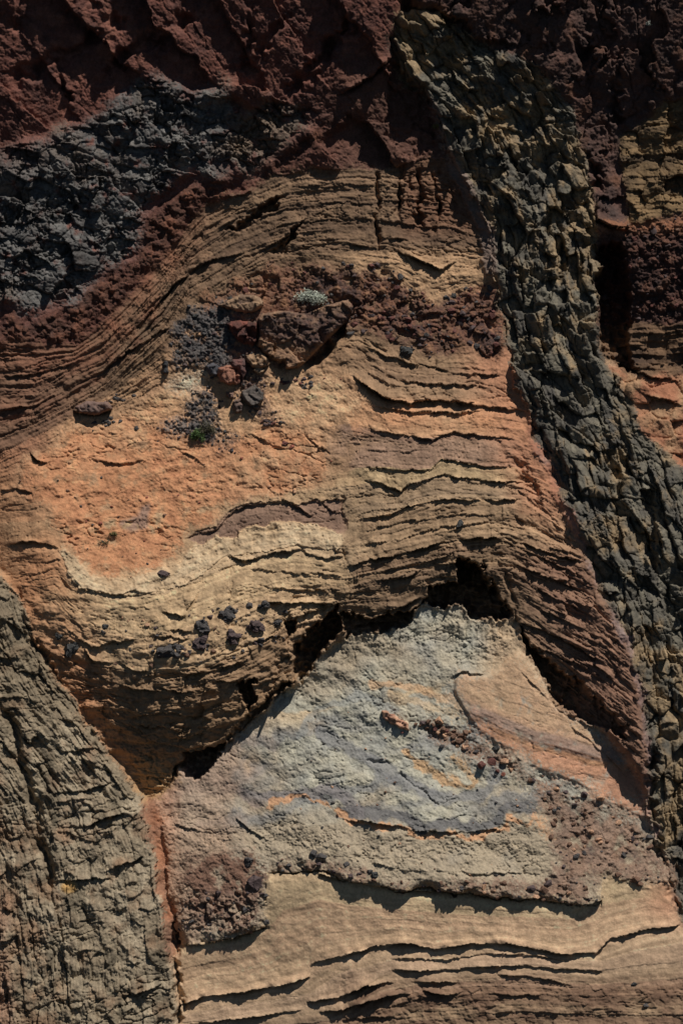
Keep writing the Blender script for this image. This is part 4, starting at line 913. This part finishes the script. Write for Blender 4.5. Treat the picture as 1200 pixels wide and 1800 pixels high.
# ------------------------------------------------------------------ loose stones
def hull_rock(rng, r, squash=(1, 1, 1), n=16, detail=0):
    bm = bmesh.new()
    for _ in range(n):
        d = rng.normal(size=3); d /= np.linalg.norm(d)
        bm.verts.new(tuple(d * np.array(squash) * r * rng.uniform(.82, 1.08)))
    bmesh.ops.convex_hull(bm, input=bm.verts)
    for vv in [q for q in bm.verts if not q.link_faces]: bm.verts.remove(vv)
    if detail:
        bmesh.ops.subdivide_edges(bm, edges=bm.edges, cuts=detail, use_grid_fill=True)
        for q in bm.verts: q.co += Vector(tuple(rng.normal(size=3) * r * np.mean(squash) * .07))
    bmesh.ops.recalc_face_normals(bm, faces=bm.faces)
    me = bpy.data.meshes.new('stone'); bm.to_mesh(me); bm.free()
    return me
RR = np.random.default_rng(99)
def stone_mat(name, rgb, base=None):
    c = A(*rgb); c = c.mean() + (c - c.mean()) * .8
    return rock_material(name, 1.6, .8, .9, .25, .45, attr=False, rgb=tuple(c))
SM = {k: stone_mat('stone_' + k, c) for k, c in dict(brown=(104,76,58), dark=(72,68,66), maroon=(96,58,50), tan=(168,126,92), slate=(62,62,60), purple=(78,64,62), pale=(186,164,130), rust=(140,78,58)).items()}
def stone(u, v, ru, rv, col, label, name='stone', group=None, sink=.35, parent=None, cat='stone', detail=1):
    r = PX
    me = hull_rock(RR, r, (ru, (ru + rv) * .5, rv), 18, detail); me.materials.append(SM[col]); me.name = name
    loc = at(u, v, (ru + rv) * .5 * r * (1 - 2 * sink) * .6)
    if parent is not None:
        o = obj(name, me, loc - parent.location, parent)
    else:
        o = obj(name, me, loc)
        tag(o, label, cat, group)
    o.rotation_euler = (0, RR.uniform(-.5, .5), 0)
    return o
z2 = lambda x, y: (640 + .3 * x, 1180 + .3 * y)
for x, y, s, col in [(375,290,18,'brown'),(432,288,22,'brown'),(480,312,16,'dark'),(300,305,14,'brown'),(345,303,15,'brown'),(365,328,16,'brown'),(402,310,17,'brown'),(412,335,15,'maroon'),(430,357,17,'tan'),(386,374,17,'dark'),
                     (460,335,19,'brown'),(490,366,20,'brown'),(522,345,17,'brown'),(515,378,20,'brown'),(570,380,22,'brown'),(552,404,26,'brown'),(595,436,28,'brown'),(450,430,14,'dark'),(470,398,14,'brown'),(540,430,18,'tan'),(325,312,12,'brown'),(480,345,14,'maroon'),(440,318,14,'brown'),(535,365,14,'brown')]:
    uu, vv = z2(x, y)
    stone(uu, vv, s * .3 * RR.uniform(.9, 1.2), s * .3 * RR.uniform(.75, 1.0), col, 'small brown stone heaped in the loose pile on the pale mound', group='stones piled on the pale mound')
for x, y, a, b, col, lab in [(678,540,30,32,'maroon','maroon stone below the brown pile, larger of the two red ones'),(740,520,28,24,'maroon','reddish brown stone just right of the maroon one on the mound'),
      (765,445,30,20,'slate','black angular stone lying alone on the pink beds'),(815,520,26,22,'tan','orange tan stone at the head of the rubble apron'),(852,570,20,16,'tan','small orange stone below the tan one on the rubble apron'),
      (775,575,17,13,'maroon','small dark red stone under the pair of maroon stones'),(806,593,18,14,'rust','small rust stone right of the dark red pebble, above the grey ash'),(765,598,16,12,'dark','small dark stone lowest of the red cluster'),
      (650,463,24,9,'dark','flat dark stone trailing off the right end of the brown pile'),(222,353,12,9,'maroon','tiny maroon stone under the pinkish outcrop on the mound'),(236,296,28,17,'pale','cream stone at the right end of the pinkish outcrop')]:
    uu, vv = z2(x, y); stone(uu, vv, a * .3, b * .3, col, lab)
z5 = lambda x, y: (60 + .3667 * x, 1000 + .3667 * y)
for x, y, a, b, col, lab in [(940,212,46,34,'dark','jagged dark lava lump, topmost of the cluster in the wavy beds'),(825,275,40,36,'dark','dark lava lump left of the topmost one in the wavy beds'),(955,320,34,34,'purple','round purple lava ball below the topmost lump'),
      (1065,266,38,30,'purple','purple grey lava lump right of the round ball'),(645,388,48,32,'dark','wide dark lava lump in the middle of the wavy beds'),(800,345,36,34,'purple','pinkish grey lump between the wide lump and the round ball'),(700,370,24,20,'dark','small dark lump touching the right end of the wide lava lump'),
      (185,378,28,42,'slate','upright black stone at the left end of the wavy beds'),(350,272,14,12,'slate','small grey pebble set in the tan beds right of the upright black stone'),(126,318,18,18,'slate','grey rounded stone upper left of the upright black stone'),(1112,170,30,18,'dark','dark lump under a pale bulge at the right of the cluster'),(1165,255,22,14,'dark','thin dark lump rightmost in the wavy beds')]:
    uu, vv = z5(x, y); stone(uu, vv, a * .3667, b * .3667, col, lab, name='lava_lump', cat='rock', detail=2, sink=.5)
    lump = bpy.context.scene.collection.objects[-1]
    for k in range(4):
        an = RR.uniform(0, 6.28); kk = RR.uniform(.45, .7)
        me = hull_rock(RR, PX * .3667 * kk, (a, (a + b) * .45, b), 16, 1); me.materials.append(SM[col])
        obj('clast', me, (math.cos(an) * a * .3667 * PX * .75, -RR.uniform(0, .4) * a * .3667 * PX, math.sin(an) * b * .3667 * PX * .75), lump)
for uu, vv, a, b, col, lab in [(807,922,7,10,'slate','dark oval stone set in the tan beds left of the dyke'),(800,517,9,8,'slate','dark stone resting on the pale bed above the cinder layer'),(715,617,17,11,'slate','dark boulder at the base of the cinder layer'),(654,474,11,6,'purple','flat purple stone on the top edge of the cinder layer'),
      (1108,1722,8,9,'slate','grey stone in the bottom beds near the right corner'),(1128,1758,6,5,'dark','small dark stone in the bottom right corner beds'),(500,780,9,6,'maroon','small dark red stone on the right part of the orange slope'),(512,786,6,5,'rust','rust pebble touching the dark red stone on the orange slope'),(238,752,5,5,'dark','dark pebble on the orange slope left of the scree fan'),
      (656,1528,9,8,'slate','dark stone in the rubble at the foot of the mound'),(290,1008,14,8,'purple','grey lens in the pale bed under the orange slope'),(232,1140,4,4,'dark','tiny dark pebble in the middle of the wavy beds'),(440,1510,13,11,'dark','dark stone on the upper right of the scoria lump'),(450,1545,16,15,'purple','largest purple lump on the right side of the scoria lump'),(468,1612,9,8,'dark','dark stone at the lower right corner of the scoria lump'),(432,1592,7,7,'dark','dark pebble low in the middle of the scoria lump')]:
    stone(uu, vv, a, b, col, lab, detail=2, sink=.7)
# stones bedded in the rubble bodies are their pieces
def scatter(bd, n, smin, smax, cols, within=None):
    m = np.flatnonzero((BODY == bd) & inframe & (within if within is not None else True)); par = ROOT[bd]
    for k in RR.choice(m, n, replace=False):
        s = smin + (smax - smin) * RR.random() ** 2.5
        stone(float(U[k]), float(V[k]), s * RR.uniform(.9, 1.3), s * RR.uniform(.7, 1.0), cols[int(RR.integers(len(cols)))], None, parent=par, sink=.5, detail=0)
scatter(TALUS, 170, 2.6, 9, ['brown', 'dark', 'purple', 'brown', 'tan'])
scatter(CBLOCK, 50, 2.2, 7, ['dark', 'purple', 'brown'], V > 1560)
scatter(CIND, 150, 2.6, 8, ['purple', 'dark', 'maroon'], U > 600)
scatter(CIND, 60, 2.6, 7, ['brown', 'maroon', 'dark'], U <= 600)
scatter(SCREEA, 150, 2.0, 5, ['dark', 'slate', 'purple'])
scatter(SCREEB, 120, 1.8, 4, ['dark', 'purple', 'slate'])
scatter(LEFTB, 90, 1.6, 7, ['dark', 'purple', 'brown', 'dark'], (np.hypot((U - 390) / 130, (V - 1110 + .12 * (U - 390)) / 48) < 1))
scatter(LEFTB, 30, 1.4, 5, ['dark', 'brown', 'tan'], (U > 110) & (U < 340) & (V > 1080) & (V < 1200))
scatter(ORANGE, 70, 1.2, 4, ['brown', 'tan', 'rust', 'dark'])
scatter(MOUND, 60, 1.2, 4, ['dark', 'brown', 'tan'], (V > 1250) & (U > 520))
scatter(RCIND, 70, 2.5, 7, ['purple', 'maroon', 'brown'])

for (cu_, cv_, su, sv, n, lab, grp) in [(505, 668, 26, 6, 16, 'small dark stone strewn on the tan slope just under the brown slab', 'dark stones under the slab'),
                                    (535, 672, 10, 9, 9, 'small dark stone in the patch right of the strewn ones under the slab', 'dark stone patch right under the slab'),
                                    (478, 742, 16, 7, 12, 'dark brown crumb in the streak below the dark angular boulder', 'dark crumbs below the angular boulder'),
                                    (205, 700, 14, 9, 10, 'small dark stone above the rounded block at the left end of the slope', 'dark stones by the rounded block'),
                                    (185, 742, 16, 6, 9, 'small grey stone in the streak below the rounded block on the left', 'grey stones below the rounded block')]:
    for k in range(n):
        s_ = RR.uniform(2.2, 5.5)
        stone(cu_ + su * RR.normal() * .6, cv_ + sv * RR.normal() * .6, s_ * 1.2, s_ * .8, ['dark', 'purple', 'maroon'][k % 3] if 'brown' in lab else 'dark', lab, group=grp, sink=.6, detail=0)

# ------------------------------------------------------------------ shaped boulders on the terrace
def shaped(name, outline, front, back, mat, colour, seed, label, cat='boulder', facet=.14, cell=26, parent=None, lean=0.0, base_out=None, rough=.35):
    """closed boulder: faceted front of its own relief, back bedded in the slope"""
    q = np.array(outline, f32); lo = q.min(0) - 2; hi = q.max(0) + 2; st = 1.5
    gx = np.arange(lo[0], hi[0], st); gy = np.arange(lo[1], hi[1], st)
    X, Y = np.meshgrid(gx.astype(f32), gy.astype(f32)); sh = X.shape; X = X.ravel(); Y = Y.ravel()
    wob = 1.4 * fbm(X / 9, Y / 9, 3, seed)
    c = np.zeros(X.size, bool); x = X + wob; y = Y - wob; ed = np.full(X.size, 1e6, f32)
    for (x1, y1), (x2, y2) in zip(q, np.roll(q, -1, 0)):
        if y1 != y2: c ^= ((y1 > y) != (y2 > y)) & (x < (x2 - x1) * (y - y1) / (y2 - y1) + x1)
        ed = np.minimum(ed, dist_line([(x1, y1), (x2, y2)], x, y))
    hcx, _, e, r = cells(X / cell + .02 * wob, Y / cell, seed, .2 * facet, facet, .06 * facet, .05)
    half = max(6.0, float(ed[c].max()))
    prof = 1 - (1 - np.clip(ed / min(half * .55, 6.0), 0, 1)) ** 2
    uc, vc = float(X[c].mean()), float(Y[c].mean())
    y0 = float(at(uc, vc).y)
    if base_out is not None: y0 -= base_out
    hF = back * .2 + (front - back * .2) * prof + hcx * prof + .03 * fbm(X / 12, Y / 12, 3, seed + 1) + .012 * gnoise(X / 3, Y / 3, seed) + rough * (cells(X / 7, Y / 6, seed + 2, .05, .06, .04, .12)[0] + cells(X / 15, Y / 10, seed + 3, .06, .10, .05, .1)[0]) * prof + lean * (Y - vc) * PX
    ctr = Vector(((uc - 600) * PX, y0, (1800 - float(q[:, 1].max())) * PX))
    pf = np.stack([(X - 600) * PX - ctr.x, -hF, (1800 - Y) * PX - ctr.z], 1)
    pb = np.stack([(X - 600) * PX - ctr.x, np.full(X.size, back), (1800 - Y) * PX - ctr.z], 1)
    n = X.size; gi = np.arange(n).reshape(sh); cm = c.reshape(sh)
    cellm = cm[:-1, :-1] & cm[1:, :-1] & cm[1:, 1:] & cm[:-1, 1:]
    a, b2, c2, d2 = gi[:-1, :-1][cellm], gi[1:, :-1][cellm], gi[1:, 1:][cellm], gi[:-1, 1:][cellm]
    F = [np.stack([a, b2, c2, d2], 1), np.stack([a, d2, c2, b2], 1) + n]
    pad = np.pad(cellm, 1)
    rr_, cc_ = np.nonzero(cellm)
    for dr, dc, e1, e2 in [(-1, 0, (0, 1), (0, 0)), (1, 0, (1, 0), (1, 1)), (0, -1, (0, 0), (1, 0)), (0, 1, (1, 1), (0, 1))]:
        k = ~pad[rr_ + 1 + dr, cc_ + 1 + dc]
        p1 = gi[rr_[k] + e1[0], cc_[k] + e1[1]]; p2 = gi[rr_[k] + e2[0], cc_[k] + e2[1]]
        F.append(np.stack([p2, p1, p1 + n, p2 + n], 1))
    F = np.concatenate(F); vi = np.unique(F); mp = np.full(2 * n, -1); mp[vi] = np.arange(len(vi))
    col = colour(X, Y, r); lm = col.mean(1, keepdims=True); col = lm + (col - lm) * .78; col = np.concatenate([col, col]) * (1 + .1 * np.tile(wob, 2)[:, None] / 1.4)
    me = raw_mesh(name, np.concatenate([pf, pb])[vi], mp[F].ravel(), 4, mat, np.clip(col[vi], .004, .8))
    o = obj(name, me, ctr); tag(o, label, cat)
    return o
def flat(rgb, rgb2, k=.5):
    return lambda X, Y, r: mix(np.broadcast_to(A(*rgb), (X.size, 3)), A(*rgb2), np.clip(.5 + k * r[3] + .4 * fbm(X / 14, Y / 9, 3, 5), 0, 1))
def z3(*pts): return [(270 + .3167 * x, 480 + .3167 * y) for x, y in pts]
def slabcol(X, Y, r):
    t = smooth(-8, 8, Y - (np.interp(X, [450, 500, 545, 600], [592, 600, 612, 590])) + 5 * fbm(X / 14, Y / 14, 3, 9))
    c = mix(np.broadcast_to(A(94,68,56), (X.size, 3)), A(58,48,46), np.clip(.4 + .9 * fbm(X / 9, Y / 6, 3, 6), 0, 1))
    c = mix(c, A(146,110,78), np.clip(smooth(565, 545, Y - .12 * (500 - X)) * .6 + .5 * fbm(X / 16, Y / 10, 2, 8), 0, .8))
    return mix(c, A(138,102,70), t * (.8 + .4 * fbm(X / 12, Y / 8, 3, 4)))
shaped('ledge_slab', z3((572,245),(600,215),(700,200),(850,215),(960,168),(1080,138),(1112,180),(1092,240),(1022,312),(950,382),(882,452),(800,532),(730,532),(720,490),(650,482),(572,402),(580,330)), .46, .5, M_CIND, slabcol, 201,
       'large brown tilted slab jutting out on the terrace below the silvery shrub', 'slab', .30, 34, lean=-.10, rough=.5)
shaped('boulder', z3((395,268),(470,252),(575,268),(580,372),(548,402),(480,384),(428,335)), .34, .3, M_RED, flat((112,62,48),(60,42,38),.9), 203, 'rust red hollow boulder on the left end of the brown slab', facet=.3, cell=15)
shaped('boulder', z3((505,452),(600,428),(642,478),(642,512),(560,532),(512,492)), .30, .3, M_SAND, flat((150,116,80),(110,86,64)), 205, 'tan cracked boulder below the left end of the brown slab', cell=12)
shaped('boulder', z3((538,536),(580,511),(622,534),(592,562)), .22, .2, M_SAND, flat((146,118,84),(120,94,68)), 207, 'small flat tan stone under the cracked tan boulder', cell=14)
shaped('boulder', z3((348,520),(400,505),(440,498),(486,560),(476,612),(420,622),(370,602),(345,560)), .38, .35, M_RED, flat((104,58,46),(140,92,68)), 209, 'rust red angular boulder standing above the orange slope', facet=.35, cell=20, lean=.1)
shaped('boulder', z3((480,652),(560,612),(612,660),(602,722),(572,765),(510,722),(484,692)), .26, .35, M_LAVA, flat((86,76,68),(62,58,56)), 211, 'dark angular boulder right of and below the rust red one', facet=.3, cell=18)
shaped('boulder', z3((352,168),(480,103),(560,114),(610,140),(602,180),(540,218),(450,202),(400,194)), .30, .3, M_SAND, flat((136,106,76),(90,70,56)), 213, 'tan layered block lying left of the silvery shrub', cell=16)
shaped('boulder', z3((395,650),(440,655),(447,690),(422,700),(395,677)), .26, .2, M_CIND, flat((122,92,76),(96,74,64)), 215, 'small brown boulder just under the rust red angular boulder', cell=12)
shaped('boulder', z3((42,484),(72,478),(82,550),(48,562)), .13, .2, M_LAVA, flat((64,62,62),(48,48,50)), 217, 'black upright stone at the left foot of the dark scree', cell=12)
shaped('boulder', z3((275,512),(330,488),(384,520),(345,574),(300,562)), .2, .25, M_LAVA, flat((72,70,74),(52,52,54)), 219, 'dark grey boulder left of the rust red angular boulder', cell=16)
shaped('boulder', z3((430,470),(500,470),(520,540),(490,600),(455,530),(420,510)), .30, .25, M_RED, flat((104,66,58),(80,60,56)), 221, 'maroon crumbling boulder behind the rust red angular one', cell=10)
shaped('boulder', z3((440,700),(480,690),(500,730),(490,770),(450,780),(430,740)), .24, .2, M_CIND, flat((104,82,70),(76,64,60)), 223, 'brown rubbly boulder at the lower left of the dark angular one', cell=9)
shaped('boulder', [(128,714),(150,703),(190,704),(196,718),(168,730),(136,726)], .26, .3, M_SAND, flat((112,86,74),(96,76,68)), 225, 'brown rounded block overhanging the left end of the orange slope', cell=30, facet=.08)
zo = lambda *pts: [(640 + .3 * x, 1180 + .3 * y) for x, y in pts]
shaped('outcrop', zo((98,222),(130,222),(212,268),(262,302),(264,354),(210,332),(150,302),(104,272)), .16, .2, M_ASH, flat((178,132,98),(140,96,74)), 227, 'pinkish rough outcrop left of the brown pile on the mound', 'outcrop', cell=9)

# ------------------------------------------------------------------ plants
def leaf_material(name, rgb):
    m = bpy.data.materials.new(name); m.use_nodes = True
    n = m.node_tree.nodes; l = m.node_tree.links; b = n['Principled BSDF']
    oi = n.new('ShaderNodeNewGeometry'); t = n.new('ShaderNodeTexNoise'); t.inputs['Scale'].default_value = 14
    l.new(oi.outputs['Position'], t.inputs['Vector'])
    r = n.new('ShaderNodeValToRGB'); r.color_ramp.elements[0].position = .3; r.color_ramp.elements[1].position = .7
    r.color_ramp.elements[0].color = (*(np.array(rgb) * .6), 1); r.color_ramp.elements[1].color = (*(np.array(rgb) * 1.25), 1)
    l.new(t.outputs[0], r.inputs[0]); l.new(r.outputs[0], b.inputs['Base Color'])
    b.inputs['Roughness'].default_value = .75
    return m
M_STEM = rock_material('stem_bark', 3, .4, .9, .1, .3, attr=False, rgb=(.10, .075, .05))
def shrub(name, u, v, ru, rv, n, size, rgb, label, cat='shrub', seed=1, tilt=0.0):
    rng = np.random.default_rng(seed); base = at(u, v + rv * .6)
    root = empty(name, base); W = ru * PX; H = rv * PX
    tips = []
    bm = bmesh.new()
    for k in range(16):
        a = rng.uniform(-1, 1); d = Vector((a * W * .85, -rng.uniform(.05, .9) * (W + H) * .4, H * rng.uniform(.5, 1.7) * (1 - .4 * abs(a)))); tips.append(d)
        o0 = Vector((a * W * .25, .03, 0)); side = Vector((.006, 0, 0)); up = Vector((0, .006, .003))
        q = [bm.verts.new(o0 - side), bm.verts.new(o0 + side), bm.verts.new(o0 + up), bm.verts.new(d)]
        for t3 in ((0, 1, 3), (1, 2, 3), (2, 0, 3)): bm.faces.new([q[i] for i in t3])
    me = bpy.data.meshes.new('stem'); bm.to_mesh(me); bm.free(); me.materials.append(M_STEM); obj('stem', me, (0, 0, 0), root)
    T = np.array([tuple(t) for t in tips]); c = T[rng.integers(len(T), size=n)] + rng.normal(size=(n, 3)) * np.array([W * .20, (W + H) * .10, H * .26])
    a = rng.normal(size=(n, 3)); a[:, 1] -= .6; a[:, 2] += .5; a /= np.linalg.norm(a, axis=1)[:, None]
    t1 = np.cross(a, rng.normal(size=(n, 3))); t1 /= np.linalg.norm(t1, axis=1)[:, None]; t2 = np.cross(a, t1)
    s = size * rng.uniform(.6, 1.3, (n, 1))
    vs = np.stack([c - t1 * s, c - t2 * s * .45 + a * s * .15, c + t1 * s, c + t2 * s * .45 + a * s * .15], 1).reshape(-1, 3)
    me = raw_mesh('foliage', vs, np.arange(4 * n), 4, leaf_material(name + '_leaf', rgb)); obj('foliage', me, (0, 0, 0), root)
    tag(root, label, cat)
    return root
shrub('silvery_shrub', 545, 524, 24, 14, 2200, .036, (.58, .62, .50), 'silvery pale green shrub on the terrace above the brown slab', seed=3)
shrub('green_plant', 346, 769, 12, 11, 1100, .028, (.12, .20, .055), 'small bright green plant at the foot of the scree fan', 'plant', 4)
shrub('dry_plant', 361, 755, 16, 13, 1100, .026, (.115, .10, .055), 'dull olive brown plant mat beside the green plant on the scree fan', 'plant', 5)
shrub('sprig', 200, 940, 6, 6, 130, .03, (.14, .14, .045), 'thin yellow green sprig low on the orange slope', 'plant', 6)
shrub('sprig', 184, 954, 9, 6, 90, .03, (.12, .11, .05), 'thin dry sprig touching the yellow green one on the orange slope', 'plant', 9)
shrub('lichen_tuft', 771, 216, 8, 5, 220, .025, (.26, .24, .07), 'yellow green tuft on the left edge of the dark dyke', 'plant', 7)
shrub('pale_tuft', 1139, 43, 5, 5, 160, .03, (.42, .44, .38), 'tiny whitish tuft high in the top right corner cliff', 'plant', 8)
shrub('olive_tuft', 474, 553, 7, 4, 160, .022, (.20, .17, .06), 'olive tuft on the left top of the brown slab', 'plant', 10)
